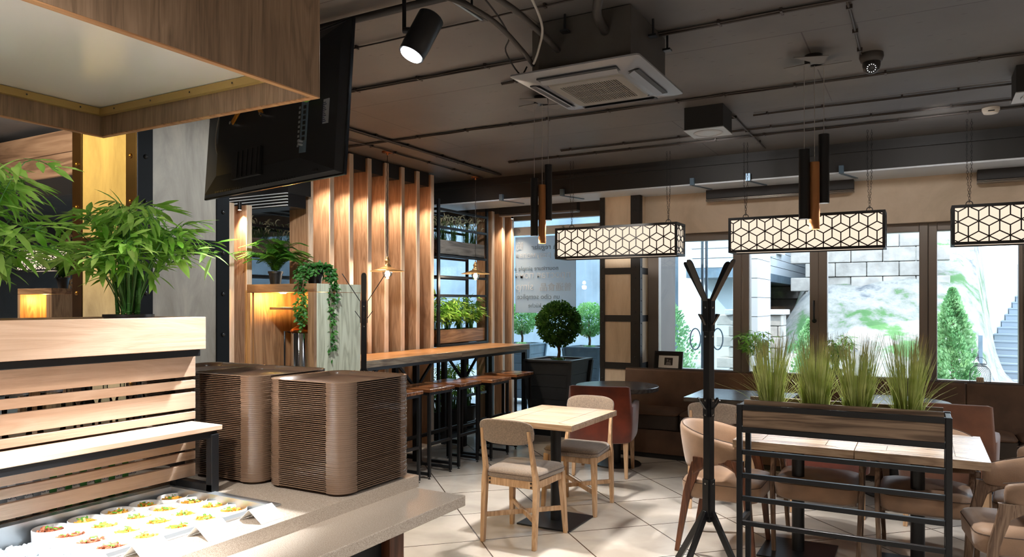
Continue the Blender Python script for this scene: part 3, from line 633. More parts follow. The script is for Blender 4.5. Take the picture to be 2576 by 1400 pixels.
def ORD(k): return ['zeroth', 'first', 'second', 'third', 'fourth', 'fifth', 'sixth', 'seventh', 'eighth', 'ninth', 'tenth', 'eleventh', 'twelfth', 'thirteenth', 'fourteenth', 'fifteenth', 'sixteenth', 'seventeenth', 'eighteenth', 'nineteenth', 'twentieth', 'twenty-first', 'twenty-second', 'twenty-third', 'twenty-fourth', 'twenty-fifth', 'twenty-sixth', 'twenty-seventh', 'twenty-eighth', 'twenty-ninth'][k]
stacks = [((-1.888, 2.065), 'nearest tray stack', 55, .0069), ((-2.282, 2.042), 'middle tray stack', 56, .0069), ((-2.687, 2.10), 'rearmost tray stack', 55, .0069)]
tp = None; Rr = random.Random(5)
for (sx, sy), sn, n, pt in stacks:
    for k in range(n):
        if k > n/2: lab = 'brown plastic tray of the %s, %s from the top' % (sn, ORD(n-k))
        else: lab = 'brown plastic tray of the %s, %s from the bottom' % (sn, ORD(k+1))
        if k == n-1: lab = 'topmost brown plastic tray of the %s' % sn
        if k == 0: lab = 'lowest brown plastic tray of the %s, resting on the stone' % sn
        loc = (sx+Rr.uniform(-.0012, .0012), sy+Rr.uniform(-.0012, .0012), CT+.001+k*pt)
        if tp is None: tp = tray_proto(lab, loc, 'trays of the '+sn)
        else: copy_thing(tp, loc, 0, lab, 'trays of the '+sn)
# ------------------------------------------------------------------ wooden canopy over the buffet
KX0, KX1, KY0, KY1, KZ = -2.964, -1.757, -1.2, 1.822, 2.22
cn = thing('canopy', 'brown oak boxed canopy with glossy white underside hanging over the buffet', 'canopy', (-2.36, .3, KZ))
T = .022
b = MB(); b.box(KX1-T, KX1, KY0, KY1, KZ, CZ-.01); b.build('side_board', 'oak_canopy', cn, bevel=.001)
b = MB(); b.box(KX0, KX0+T, KY0, KY1, KZ, CZ-.01); b.build('side_board', 'oak_canopy', cn, bevel=.001)
b = MB(); b.box(KX0+T, KX1-T, KY1-T, KY1, KZ, CZ-.01); b.build('end_board', 'oak_canopy', cn, bevel=.001)
b = MB(); b.box(KX0+T, KX1-T, KY0, KY0+T, KZ, CZ-.01); b.build('end_board', 'oak_canopy', cn, bevel=.001)
b = MB(); b.box(KX1-T, KX1, KY0, KY1, KZ-.004, KZ-.0002); b.box(KX0, KX0+T, KY0, KY1, KZ-.004, KZ-.0002); b.box(KX0+T, KX1-T, KY1-T, KY1, KZ-.004, KZ-.0002); b.build('edge_band', 'oak_canopy_edge', cn)
b = MB(); b.box(KX0+T, KX1-T, KY0+T, KY1-T, 2.328, 2.34); b.build('white_panel', 'white_gloss', cn)
b = MB(); b.box(KX0+T, KX0+T+.02, KY0+T, KY1-T, 2.298, 2.326); b.box(KX0+T+.02, KX1-T, KY1-T-.02, KY1-T, 2.298, 2.326); b.build('batten', 'batten_yellow', cn)
b = MB()
for k in range(8): b.lathe([(0, .0), (.003, .001), (.0035, .002)], (0, 0, 0), 8, Matrix.Translation((KX0+T+.0202, 1.7-k*.2, 2.312)) @ Matrix.Rotation(radians(90), 4, 'Y'))
for k in range(5): b.lathe([(0, .0), (.003, .001), (.0035, .002)], (0, 0, 0), 8, Matrix.Translation((KX0+.14+k*.23, KY1-T-.0202, 2.312)) @ Matrix.Rotation(radians(90), 4, 'X'))
b.build('screws', 'rivet_dark', cn)
# ------------------------------------------------------------------ television seen from behind
dirx = Vector((-.981, .193, 0)); nv = Vector((.193, .981, 0)).normalized(); up = (nv*.046+Vector((0, 0, .66))).normalized()
org = Vector((-2.175, 2.381, 2.088)); nn = dirx.cross(up); nn = nn if nn.dot(nv) > 0 else -nn
TW, THH = 1.235, .70
tv = thing('television', 'large black television seen from behind, tilted forward beside the canopy', 'television', tuple(org+dirx*TW/2+up*THH/2))
def tvp(a, c, d): return org+dirx*a+up*c+nn*d
def tvbox(b, a0, a1, c0, c1, d0, d1): b.add([tvp(a, c, d) for c in (c0, c1) for d in (d0, d1) for a in (a0, a1)], [(0, 2, 3, 1), (4, 5, 7, 6), (0, 1, 5, 4), (2, 6, 7, 3), (0, 4, 6, 2), (1, 3, 7, 5)]); return b
tvbox(MB(), 0, TW, 0, THH, .016, .032).build('bezel', 'tv_bezel', tv, bevel=.004)
b = MB(); b.loops([[tvp(*q, .016) for q in ((.01, .008), (TW-.01, .008), (TW-.01, THH-.008), (.01, THH-.008))], [tvp(*q, -.004) for q in ((.045, .02), (TW-.045, .02), (TW-.05, THH-.03), (.05, THH-.03))], [tvp(*q, -.028) for q in ((.28, .1), (TW-.2, .1), (TW-.2, THH-.1), (.28, THH-.1))]], False, True)
b.build('back_shell', 'tv_plastic', tv, bevel=.003)
b = MB()
for i in range(16): tvbox(b, .34+i*.022, .34+i*.022+.012, .018, .034, -.006, .0)
b.build('vent_ribs', 'tv_plastic', tv, bevel=.001); b = MB()
for i in range(16): tvbox(b, .80+i*.018, .80+i*.018+.010, .018, .03, -.006, .0)
b.build('speaker_ribs', 'tv_plastic', tv, bevel=.001); b = MB()
tvbox(b, .60, .86, .06, .20, -.040, -.02)
for i in range(5): tvbox(b, .62+i*.045, .63+i*.045, .065, .195, -.043, -.04)
b.build('power_box', 'tv_plastic', tv, bevel=.001)
tvbox(MB(), .16, .20, .03, .2, -.010, -.0).build('cable_clip', 'tv_plastic', tv)
tvbox(MB(), .238, .285, .12, .40, -.030, -.014).build('port_strip', 'port_metal', tv, bevel=.002)
b = MB()
for i in range(7): tvbox(b, .246, .262, .175+i*.024, .19+i*.024, -.034, -.029)
b.build('ports', 'rubber', tv)
b = MB(); 
for c in (.155, .170): b.cyl(tvp(.262, c, -.03), tvp(.262, c, -.05), .006, 10)
b.build('antenna_socket', 'stainless', tv)
tvbox(MB(), .10, .193, .235, .345, -.0135, -.0085).build('rating_label', 'label_grey', tv)
b = MB()
for i in range(11): tvbox(b, .115+(i % 3)*.006, .16+(i % 4)*.007, .243+i*.0085, .2465+i*.0085, -.0142, -.0136)
b.build('label_print', 'navy', tv)
b = MB()
for i in range(9): tvbox(b, .292, .304, .15+i*.022, .161+i*.022, -.0295, -.0270)
b.build('port_labels', 'label_grey', tv)
pts = [tvp(.235, .355, -.04), tvp(.185, .362, -.045), tvp(.155, .395, -.045), tvp(.148, .45, -.045), tvp(.17, .50, -.045), tvp(.23, .54, -.045), tvp(.32, .57, -.045)]
def smooth_path(P, n=6):
    P = [Vector(p) for p in P]; out = []
    for i in range(len(P)-1):
        p0 = P[max(i-1, 0)]; p1 = P[i]; p2 = P[i+1]; p3 = P[min(i+2, len(P)-1)]
        for k in range(n):
            t = k/n; out.append(.5*((2*p1)+(-p0+p2)*t+(2*p0-5*p1+4*p2-p3)*t*t+(-p0+3*p1-3*p2+p3)*t**3))
    out.append(P[-1]); return out
MB().tube(smooth_path(pts), .0065, 10).build('braided_cable', 'cord', tv, smooth=True)
MB().bar(tvp(.245, .352, -.04), tvp(.195, .360, -.042), .018).build('cable_plug', 'green_tape', tv, bevel=.003)
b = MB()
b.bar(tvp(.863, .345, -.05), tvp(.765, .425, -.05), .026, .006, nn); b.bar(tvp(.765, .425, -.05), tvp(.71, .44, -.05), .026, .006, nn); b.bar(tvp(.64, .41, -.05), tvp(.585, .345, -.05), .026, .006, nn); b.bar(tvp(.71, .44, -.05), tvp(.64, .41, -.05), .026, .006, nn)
b.build('mount_bracket', 'steel_orange_lit', tv, bevel=.001)
b = MB()
for q in ((.863, .345), (.585, .345)): b.cyl(tvp(q[0], q[1], -.028), tvp(q[0], q[1], -.062), .008, 10)
b.build('bracket_bolt', 'chrome', tv)
b = MB(); 
for a in (.62, .66): 
    p = tvp(a, .44, -.05); b.bar(p, (p.x, p.y, CZ), .03)
b.bar(tvp(1.235, .5, -.01), tvp(.9, .55, -.03), .05, .03)
b.build('ceiling_mount', 'black_metal', tv)
MB().tube(smooth_path([tvp(1.02, .50, -.03), tvp(1.03, .41, -.035), tvp(1.06, .306, -.03), tvp(1.045, .225, -.025), tvp(1.01, .204, -.02), tvp(.975, .234, -.015)]), .003, 6).build('thin_cable', 'cord', tv, smooth=True)
# ------------------------------------------------------------------ bamboo plants
def bamboo(name, label, cat, loc, pot_r, pot_h, H, spread, n_br, n_leaf, leafL, seed, group=None, leafm='leaf_bamboo', pot='dish', culms=9, lean=(0, 0), base_z=None):
    R = random.Random(seed); t = thing(name, label, cat, loc, 0, group); x, y, z = 0, 0, 0
    b = MB()
    b.lathe([(0, 0), (pot_r*.72, 0), (pot_r*.95, pot_h*.9), (pot_r, pot_h*.92), (pot_r, pot_h), (pot_r*.9, pot_h), (pot_r*.85, pot_h*.82)], n=28); b.build('pot', 'pot_black', t, local=True, auto=40)
    b = MB(); b.lathe([(0, pot_h*.86), (pot_r*.88, pot_h*.84)], n=20); b.build('soil', 'soil', t, local=True)
    cm = MB(); br = MB(); lf = MB(); z0 = pot_h*.85
    for k in range(culms):
        a = k*2.4; r = pot_r*.45*sqrt((k+.5)/culms); px, py = r*cos(a), r*sin(a); hh = H*R.uniform(.28, .45); th = pot_r*.055+.001
        q = (px*1.25, py*1.25, z0+hh); cm.tube([(px, py, z0), q], [th*1.1, th], 8)
        for s in range(1, 6): zz = z0+hh*s/6; f = (zz-z0)/hh; cm.lathe([(th*1.02, -.002), (th*1.35, 0), (th*1.02, .002)], (px+(q[0]-px)*f, py+(q[1]-py)*f, zz), 8)
    for k in range(n_br):
        a = R.uniform(0, 2*pi); r0 = pot_r*.35*R.random(); h1 = H*R.uniform(.45, 1.0); out = spread*R.uniform(.15, 1.0)
        P = [Vector((r0*cos(a), r0*sin(a), z0+H*.05)), Vector((r0*cos(a)+out*.25*cos(a)+lean[0]*.2, r0*sin(a)+out*.25*sin(a)+lean[1]*.2, z0+h1*.6)), Vector((out*.7*cos(a)+lean[0]*.6, out*.7*sin(a)+lean[1]*.6, z0+h1*.95)), Vector((out*1.05*cos(a)+lean[0], out*1.05*sin(a)+lean[1], z0+h1*R.uniform(.8, 1.0)))]
        sp = smooth_path(P, 5); br.tube(sp, [.0022*(1-.6*i/len(sp))*(leafL/.08) for i in range(len(sp))], 5)
        for i in range(n_leaf):
            f = R.uniform(.38, 1); q = sp[min(int(f*(len(sp)-1)), len(sp)-2)]; dd = (sp[-1]-sp[-3]).normalized()
            side = Vector((R.uniform(-1, 1), R.uniform(-1, 1), R.uniform(-.35, .6)))
            d = (dd*.7+side).normalized(); off = side*leafL*.25
            lf.leaf(q+off, d, (R.uniform(-.5, .5), R.uniform(-.5, .5), 1), leafL*R.uniform(.6, 1.3), leafL*.24, R.uniform(.0, .3))
            br.tube([q, q+off], .0008*(leafL/.08), 4, False)
    cm.build('culms', 'culm', t, local=True, smooth=True); br.build('twigs', 'culm', t, local=True); lf.build('foliage', leafm, t, local=True, smooth=True)
    return t
bamboo('bamboo_plant', 'artificial bamboo plant in black pot at the right end of the oak rack', 'plant', (-2.455, 1.60, 1.374), .083, .118, .44, .33, 46, 16, .085, 11)
bamboo('bamboo_plant', 'larger artificial bamboo plant cut off by the left edge of the photo', 'plant', (-2.46, 1.08, 1.374), .083, .118, .50, .36, 46, 16, .09, 23)
# ------------------------------------------------------------------ timber fins with downlights
FX = -4.65
fin_pos = [4.725, 4.972, 5.188+.02, 5.462, 5.731, 5.986, 6.257, 6.53]
fin_pos = [4.715+.2595*k for k in range(8)]
proto = None
for k, y in enumerate(fin_pos):
    lab = 'oak fin of the slatted partition behind the bar, %s from the left' % ordw[k]
    t = thing('timber_fin', lab, 'fin', (FX, y, 0), 0, 'oak fins behind the bar')
    if proto is None:
        b = MB(); b.box(-.42, -.012, -.025, .025, 0, CZ-.02); p1 = b.build('fin_board', 'oak_fin', t, local=True, bevel=.002)
        b = MB(); b.box(-.012, 0, -.026, .026, 0, CZ-.02); p2 = b.build('edge_strip', 'oak_fin_edge_lit', t, local=True, bevel=.001); proto = 1
    else:
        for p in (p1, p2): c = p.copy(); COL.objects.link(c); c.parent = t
p1.scale = (.56, 1, 1)
for k, y in enumerate([7.83, 8.09, 8.33]):
    t = thing('timber_fin', 'oak fin between plant shelf and entrance glass, %s from the left' % ordw[k], 'fin', (FX, y, 0), 0, 'oak fins beside the entrance')
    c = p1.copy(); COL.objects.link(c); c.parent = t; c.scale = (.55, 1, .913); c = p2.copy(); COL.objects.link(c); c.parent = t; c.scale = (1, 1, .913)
for k, (x, y, n) in enumerate([(-4.86, 4.046, 'nearest the steel column'), (-4.86, 4.225, 'beside the fern cabinet')]):
    t = thing('timber_fin', 'oak fin under the slot diffuser, %s' % n, 'fin', (x, y, 0), 0, 'oak fins beside the fern cabinet')
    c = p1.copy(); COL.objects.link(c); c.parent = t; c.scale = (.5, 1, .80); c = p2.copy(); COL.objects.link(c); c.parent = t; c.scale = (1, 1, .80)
# wall panel closing the space behind the fins
for k, (ya, yb) in enumerate(zip(fin_pos[:-1], fin_pos[1:])):
    b = MB(); b.box(-5.2, FX-.03, ya+.03, yb-.03, CZ-.15, CZ-.005); o = b.build('trim_%d' % (4+k), 'black_paint'); struct(o)
for k in range(7):
    y = fin_pos[k]+.055; x = FX-.045
    t = thing('downlight', 'small black cylinder downlight between oak fins, %s from the left' % ordw[k], 'downlight', (x, y, CZ-.15), 0, 'downlights between the fins')
    b = MB(); b.cyl((x, y, CZ-.15), (x, y, CZ-.24), .018, 16); b.build('housing', 'black_satin', t, auto=40)
    b = MB(); b.lathe([(0, 0), (.014, 0), (.012, -.003), (0, -.004)], (x, y, CZ-.241), 12); b.build('lens', DOWNG, t)
    lamp('SPOT', 'downlight_beam', (x, y, CZ-.25), 30, (1, .82, .63), (x-.12, y+.40, 0), spot=92, blend=1, size=.03)
for k, (x, y, z) in enumerate([(-4.9, 3.98, 2.3), (-4.9, 4.16, 2.3), (-4.6, 7.98, 2.62), (-4.6, 8.22, 2.62)]):
    t = thing('downlight', 'small warm downlight above the %s' % ['fin next to the steel column', 'fin next to the fern cabinet', 'fin right of the plant shelf', 'last fin before the entrance glass'][k], 'downlight', (x, y, z), 0)
    b = MB(); b.cyl((x, y, z), (x, y, z+.07), .016, 12); b.build('housing', 'black_satin', t); b = MB(); b.lathe([(0, -.003), (.012, -.001), (.013, 0)], (x, y, z), 10); b.build('lens', DOWNG, t)
    lamp('SPOT', 'downlight_beam', (x, y, z-.01), 28, (1, .80, .60), (x-.02, y+.06, 0), spot=84, blend=1, size=.02)
# slot diffuser box above the fern cabinet
t = thing('slot_diffuser', 'black air supply box with parallel slots above the fern cabinet', 'diffuser', (-5.0, 4.5, 2.6))
b = MB(); b.box(-5.32, -4.60, 4.40, 4.66, 2.45, CZ); b.build('duct_box', 'black_paint', t)
b = MB()
for k in range(5): b.box(-5.32, -4.60, 4.385, 4.40, 2.345+k*.025, 2.353+k*.025)
b.build('slot_blades', 'alu_white', t); b = MB(); b.box(-5.32, -4.60, 4.40, 4.6, 2.34, 2.45); b.build('slot_throat', 'black_satin', t)
# ------------------------------------------------------------------ cabinet with lit niche
cx0, cx1, cy0, cy1, cz = -4.80, -4.06, 4.146, 4.68, 1.685
t = thing('niche_cabinet', 'oak cabinet with amber lit niche holding a coffee urn, fern on top', 'cabinet', ((cx0+cx1)/2, (cy0+cy1)/2, 0))
b = MB(); b.box(cx0, cx1-.002, cy0, cy1, cz-.065, cz); b.build('top_panel', 'oak_cabinet_x', t, bevel=.002)
b = MB(); b.box(cx1-.04, cx1, cy0+.03, cy1, 0, cz-.067); b.box(cx1-.001, cx1+.004, cy0+.03, cy1, cz-.065, cz); b.build('side_panel', 'oak_side_lit', t, bevel=.001)
b = MB(); b.box(cx1-.065, cx1, cy0, cy0+.03, 0, cz-.067); b.box(cx0, cx0+.04, cy0, cy0+.03, 0, cz-.067); b.box(cx0, cx0+.04, cy0+.03, cy1, 0, cz-.067); b.build('frame', 'oak_cabinet', t, bevel=.002)
b = MB(); b.box(cx0+.04, cx0+.42, cy1-.02, cy1, 0, cz-.067); b.box(cx0+.04, cx0+.05, cy0+.03, cy1-.02, .9, cz-.067); b.build('back_panel', 'oak_cabinet', t)
b = MB(); b.box(cx0+.04, cx1-.04, cy0+.01, cy1-.02, .86, .9); b.build('worktop', 'oak_cabinet_x', t, bevel=.002)
b = MB(); b.box(cx0+.13, cx1-.042, cy0+.12, cy1-.03, 1.480, 1.500); b.build('niche_shelf', 'oak_cabinet_x', t, bevel=.002)
b = MB(); b.box(cx0+.04, cx1-.065, cy0+.005, cy0+.03, 0, .86); b.build('lower_door', 'oak_cabinet', t, bevel=.002)
b = MB(); b.lathe([(0, -.006), (.022, -.005), (.026, 0)], (cx0+.2, cy0+.2, cz-.068), 14); b.build('puck_light', DOWNG, t)
lamp('POINT', 'niche_light', (cx0+.2, cy0+.2, cz-.11), 7, (1, .6, .17), size=.03)
lamp('POINT', 'niche_light', (cx1-.2, cy0+.3, cz-.11), 2.5, (1, .6, .17), size=.03)
# coffee urn
ux, uy = cx1-.30, cy0+.2
t = thing('coffee_urn', 'polished chrome coffee urn with copper lid inside the lit niche', 'urn', (ux, uy, .9))
b = MB(); b.lathe([(0, 0), (.11, 0), (.115, .02), (.105, .03), (.105, .39), (.1, .40)], (ux, uy, .9), 32); b.build('urn_body', 'chrome', t, smooth=True)
b = MB(); b.lathe([(.112, .40), (.112, .412), (.10, .425), (.06, .45), (.02, .458), (.018, .475), (0, .48)], (ux, uy, .9), 32); b.build('lid', 'copper', t, smooth=True)
b = MB(); b.tube([(ux-.06, uy-.1, 1.3), (ux-.075, uy-.14, 1.31), (ux-.075, uy-.14, 1.0), (ux-.06, uy-.1, .99)], .008, 8); b.build('sight_gauge', 'black_satin', t, smooth=True)
b = MB(); b.tube([(ux+.06, uy-.09, .98), (ux+.07, uy-.14, .98), (ux+.07, uy-.145, .95)], .01, 8); b.bar((ux+.07, uy-.14, .98), (ux+.07, uy-.13, 1.03), .012); b.build('tap', 'black_satin', t)
# fern
def fern(label, loc, s, seed, leafm='leaf_fern', name='potted_fern', n=52):
    R = random.Random(seed); t = thing(name, label, 'plant', loc)
    b = MB(); b.lathe([(0, 0), (.045*s, 0), (.06*s, .10*s), (.066*s, .1*s), (.066*s, .12*s), (.058*s, .12*s), (.055*s, .1*s)], n=24); b.build('pot', 'pot_black', t, local=True, auto=40)
    b = MB(); b.lathe([(0, .105*s), (.056*s, .103*s)], n=16); b.build('soil', 'soil', t, local=True)
    st = MB(); lf = MB()
    for k in range(n):
        a = R.uniform(0, 2*pi); L = s*R.uniform(.22, .42); el = R.uniform(.55, 1.4)
        P = [Vector((0, 0, .11*s)), Vector((L*.4*cos(a)*cos(el), L*.4*sin(a)*cos(el), .11*s+L*.45*sin(el)+.03*s)), Vector((L*.8*cos(a)*(cos(el)+.1), L*.8*sin(a)*(cos(el)+.1), .11*s+L*.7*sin(el)+.02*s)), Vector((L*1.1*cos(a)*(cos(el)+.2), L*1.1*sin(a)*(cos(el)+.2), .11*s+L*.75*sin(el)-.03*s))]
        sp = smooth_path(P, 9); st.tube(sp, .0012*s, 4, False)
        for i in range(2, len(sp)-1):
            f = i/len(sp); d = (sp[i+1]-sp[i-1]).normalized(); sd = d.cross(Vector((0, 0, 1)))
            if sd.length < .01: continue
            sd.normalize(); w = .042*s*sin(pi*min(1, f*.9+.12))+.004
            for sg_ in (-1, 1): lf.leaf(sp[i], sd*sg_+d*.35, (0, 0, 1), w*1.2, .022*s, .2)
    st.build('stalks', 'culm', t, local=True); lf.build('fronds', leafm, t, local=True, smooth=True); return t
fern('bushy fern in black pot on top of the niche cabinet', (-4.67, 4.33, cz+.001), .92, 4)
# trailing ivy
def ivy(label, loc, seed):
    R = random.Random(seed); t = thing('trailing_ivy', label, 'plant', loc)
    b = MB(); b.lathe([(0, 0), (.05, 0), (.065, .09), (.07, .09), (.07, .11), (.06, .11), (.058, .09)], n=24); b.build('pot', 'pot_black', t, local=True, auto=40)
    st = MB(); lf = MB()
    for k in range(26):
        if k < 16:
            a = R.uniform(0, 6.28); P = [Vector((0, 0, .1)), Vector((.06*cos(a), .06*sin(a), .16)), Vector((.13*cos(a), .13*sin(a), .12)), Vector((.15*cos(a), .15*sin(a), .04+R.uniform(-.02, .05)))]
        elif k < 21:   # strand over the right side face
            o = R.uniform(-.06, .06); P = [Vector((0, 0, .1)), Vector((.10, o*.5, .14)), Vector((.165, o, .04)), Vector((.17, o, -.1)), Vector((.165, o*.6, -.3)), Vector((.168, o*.5, -.38-R.uniform(0, .22)))]
        else:          # strand over the front face
            o = R.uniform(.0, .07); P = [Vector((0, 0, .1)), Vector((o, -.10, .14)), Vector((o, -.18, .03)), Vector((o*1.1, -.185, -.12)), Vector((o, -.18, -.22)), Vector((o, -.18, -.26-R.uniform(0, .14)))]
        sp = smooth_path(P, 7); st.tube(sp, .0013, 4, False)
        for i in range(3, len(sp)):
            for q in range(2):
                d = Vector((R.uniform(-1, 1), R.uniform(-1, 1), R.uniform(-1, .3))); lf.leaf(sp[i]+d*.012, d, (R.uniform(-.4, .9), -.6, .7), .034*R.uniform(.7, 1.2), .021, .2)
    st.build('vines', 'bark', t, local=True); lf.build('foliage', 'leaf_dark', t, local=True, smooth=True)
ivy('trailing ivy in black pot hanging over the corner of the niche cabinet', (-4.22, 4.32, cz+.001), 8)
# ------------------------------------------------------------------ plant shelf of black steel
def grass_clump(R, st, x, y, z, H, spread, n, pl=None, w=.004):
    for k in range(n):
        a = R.uniform(0, 2*pi); o = spread*R.random(); h = H*R.uniform(.6, 1.05); bx, by = x+R.uniform(-.02, .02), y+R.uniform(-.02, .02)
        P = [Vector((bx, by, z)), Vector((bx+o*.35*cos(a), by+o*.35*sin(a), z+h*.55)), Vector((bx+o*cos(a), by+o*sin(a), z+h))]
        sp = smooth_path(P, 3); d = Vector((-sin(a+.6), cos(a+.6), 0)); vs = []
        for i, p in enumerate(sp): ww = w*(1-.8*i/(len(sp)-1)); vs += [p-d*ww/2, p+d*ww/2]
        st.add(vs, [(2*i, 2*i+1, 2*i+3, 2*i+2) for i in range(len(sp)-1)])
        if pl is not None and R.random() < .3:
            e = Vector((cos(a), sin(a), 0)); q = sp[-1]
            pts = [q, q+Vector((0, 0, .03))+e*.01, q+Vector((0, 0, .045))+e*.03, q+Vector((0, 0, .04))+e*.055]
            pl.tube(pts, [.003, .006, .005, .001], 5)
def plant_shelf(x, ya, yb, label, side=1, s=1.0, gl='grasses', zt=2.69):
    t = thing('plant_shelf', label, 'shelf', (x, (ya+yb)/2, 0))
    for px_ in (x-.012, x-.30*side):
        for y in (ya, yb): b = MB(); b.box(px_-.012, px_+.012, y-.02, y+.02, 0, zt); b.build('post', 'black_metal', t, bevel=.002)
    for z in (2.58, 2.38, 2.065, 1.83, 1.62, 1.06, .45):
        b = MB(); b.box(x-.024, x, ya+.02, yb-.02, z-.014, z+.014); b.box(x-.30*side-.01, x-.30*side+.012, ya+.02, yb-.02, z-.014, z+.014)
        b.box(x-.3*side, x-.024, ya-.01, ya+.01, z-.014, z+.014) if side > 0 else None
        b.build('rail', 'black_metal', t, bevel=.002)
    for z0, z1 in ((2.08, 2.245), (1.075, 1.235)):
        b = MB(); b.box(x-.29, x-.026, ya+.03, yb-.03, z0, z0+.012); b.box(x-.04, x-.026, ya+.03, yb-.03, z0, z1); b.box(x-.29, x-.276, ya+.03, yb-.03, z0, z1); b.box(x-.276, x-.04, ya+.03, ya+.045, z0, z1); b.box(x-.276, x-.04, yb-.045, yb-.03, z0, z1)
        b.build('trough', 'grey_oak' if z0 > 2 else 'oak_cabinet_y', t, bevel=.002)
    return t
plant_shelf(FX, 6.66, 7.69, 'tall black steel plant shelf with two timber troughs beside the oak fins')
b = MB(); b.bar((FX-.03, 6.70, .95), (FX-.03, 7.65, .45), .02); b.bar((FX-.03, 6.70, .5), (FX-.03, 7.65, .95), .02)
R = random.Random(40)
for k in range(4):
    t = thing('potted_grass', 'feathery grass clump in the upper timber trough, %s from the left' % ordw[k], 'plant', (FX-.16, 6.80+k*.25, 2.10), 0, 'grasses in the upper trough')
    b = MB(); b.lathe([(0, 0), (.05, 0), (.06, .09), (0, .09)], n=12); b.build('pot', 'pot_black', t, local=True)
    st = MB(); pl = MB()
    for q in range(5): grass_clump(R, st, R.uniform(-.08, .08), R.uniform(-.11, .11), .09, .33, .12, 20, pl, .006)
    st.build('blades', 'grass_shelf', t, local=True); pl.build('plumes', 'plume', t, local=True, smooth=True)
for k in range(4):
    bamboo('bamboo_plant', 'leafy bamboo in the lower timber trough, %s from the left' % ordw[k], 'plant', (FX-.16, 6.80+k*.25, 1.09), .07, .1, .44, .22, 30, 13, .085, 60+k, 'bamboos in the lower trough', 'leaf_bamboo_far', culms=6)
for k, y in enumerate((6.85, 7.15, 7.45)):
    bamboo('bamboo_plant', 'leafy bamboo in black floor pot under the bar, %s from the left' % ordw[k], 'plant', (FX-.15, y, .05), .13, .26, .55, .22, 24, 12, .09, 80+k, 'bamboos on the floor behind the bar', 'leaf_bamboo_far', culms=7)
b = MB(); b.box(FX-.32, FX, 6.7, 7.66, .0, .045); b.build('plinth_board', 'black_paint'); props(bpy.data.objects['plinth_board'], 'low black plinth board carrying the floor pots behind the bar', 'plinth')
# ------------------------------------------------------------------ bar table
BX0, BX1, BY0, BY1, BZ = -4.625, -4.05, 4.70, 7.66, 1.05
t = thing('bar_table', 'long oak-topped bar table on black steel frame in front of the fins', 'bar table', ((BX0+BX1)/2, 6.2, 0))
for y0, y1 in ((BY0, 6.20), (6.203, BY1)):
    b = MB(); b.box(BX0, BX1-.012, y0, y1, BZ-.06, BZ); b.build('tabletop', 'oak_bar', t, bevel=.002)
    b = MB(); b.box(BX1-.0118, BX1, y0, y1, BZ-.06, BZ-.001); b.build('edge_board', 'oak_bar_edge_lit', t, bevel=.001)
b = MB(); b.box(BX0+.04, BX1-.02, BY0+.03, BY1-.03, BZ-.09, BZ-.061); b.build('apron', 'black_metal', t)
for k, y in enumerate((4.9, 5.75, 6.6, 7.60)):
    b = MB(); b.bar((BX1-.04 if k == 3 else BX1-.24, y, BZ-.09), (BX1-.04 if k == 3 else BX1-.24, y, 0), .05); b.bar((BX0+.08, y, BZ-.09), (BX0+.08, y, 0), .05)
    b.box(BX0+.08, BX1-.04 if k == 3 else BX1-.24, y-.02, y+.02, .02, .06); b.build('leg', 'black_metal', t, bevel=.002)
b = MB()
for y in (4.9, 5.75, 6.6): b.bar((BX1-.24, y+.02, .72), (BX1-.24, y+.28, BZ-.1), .022); b.bar((BX1-.24, y-.02, .72), (BX1-.24, y-.28 if y > 5 else y-.1, BZ-.1), .022)
b.box(BX1-.25, BX1-.22, 4.9, 7.6, .22, .25); b.build('brace', 'black_metal', t)
# bar stools
def stool(loc, lab, grp):
    t = thing('bar_stool', lab, 'stool', loc, 0, grp); W, D, H = .40, .385, .79
    b = MB(); n = 8; vs = []
    b.box(-W/2, W/2, -D/2, D/2, H-.034, H-.004); b.build('seat', 'stool_wood', t, local=True, bevel=.004)
    b = MB(); b.lathe([(0, H-.0035), (.12, H-.0025), (.15, H-.0015)], n=24); b.build('seat_dish', 'stool_wood', t, local=True, smooth=True)
    q = .024; xs = (-W/2+.03, W/2-.03); ys = (-D/2+.03, D/2-.03)
    for x in xs:
        for y in ys:
            l = MB(); l.box(x-q/2, x+q/2, y-q/2, y+q/2, .018, H-.035); o = l.build('leg', 'black_metal', t, local=True, bevel=.002)
            l = MB(); l.lathe([(0, 0), (.012, 0), (.012, .004), (.004, .006), (.004, .02)], (x, y, 0), 10); l.build('foot', 'rubber', o, local=True)
    for y in ys: b = MB(); b.box(xs[0], xs[1], y-q/2, y+q/2, .03, .03+q); b.build('floor_rail', 'black_metal', t, local=True)
    b = MB()
    for y in ys: b.box(xs[0], xs[1], y-q/2, y+q/2, H-.06, H-.036)
    for x in xs: b.box(x-q/2, x+q/2, ys[0], ys[1], H-.06, H-.036)
    b.build('frame_rail', 'black_metal', t, local=True)
    for x in xs: b = MB(); b.box(x-q/2, x+q/2, ys[0], ys[1], .29, .29+q); b.build('footrest', 'black_metal', t, local=True)
    return t
sp = [(-3.92, 4.90, 'half hidden by the tray stacks'), (-3.915, 5.375, 'second from the tray stacks'), (-3.92, 5.845, 'third from the tray stacks'), (-3.84, 6.295, 'fourth from the tray stacks'), (-3.90, 6.90, 'beside the dark topiary planter')]
s0 = None
for x, y, l in sp:
    lab = 'square wooden bar stool on black steel frame, '+l
    if s0 is None: s0 = stool((x, y, 0), lab, 'stools along the bar table')
    else: copy_thing(s0, (x, y, 0), 0, lab, 'stools along the bar table')
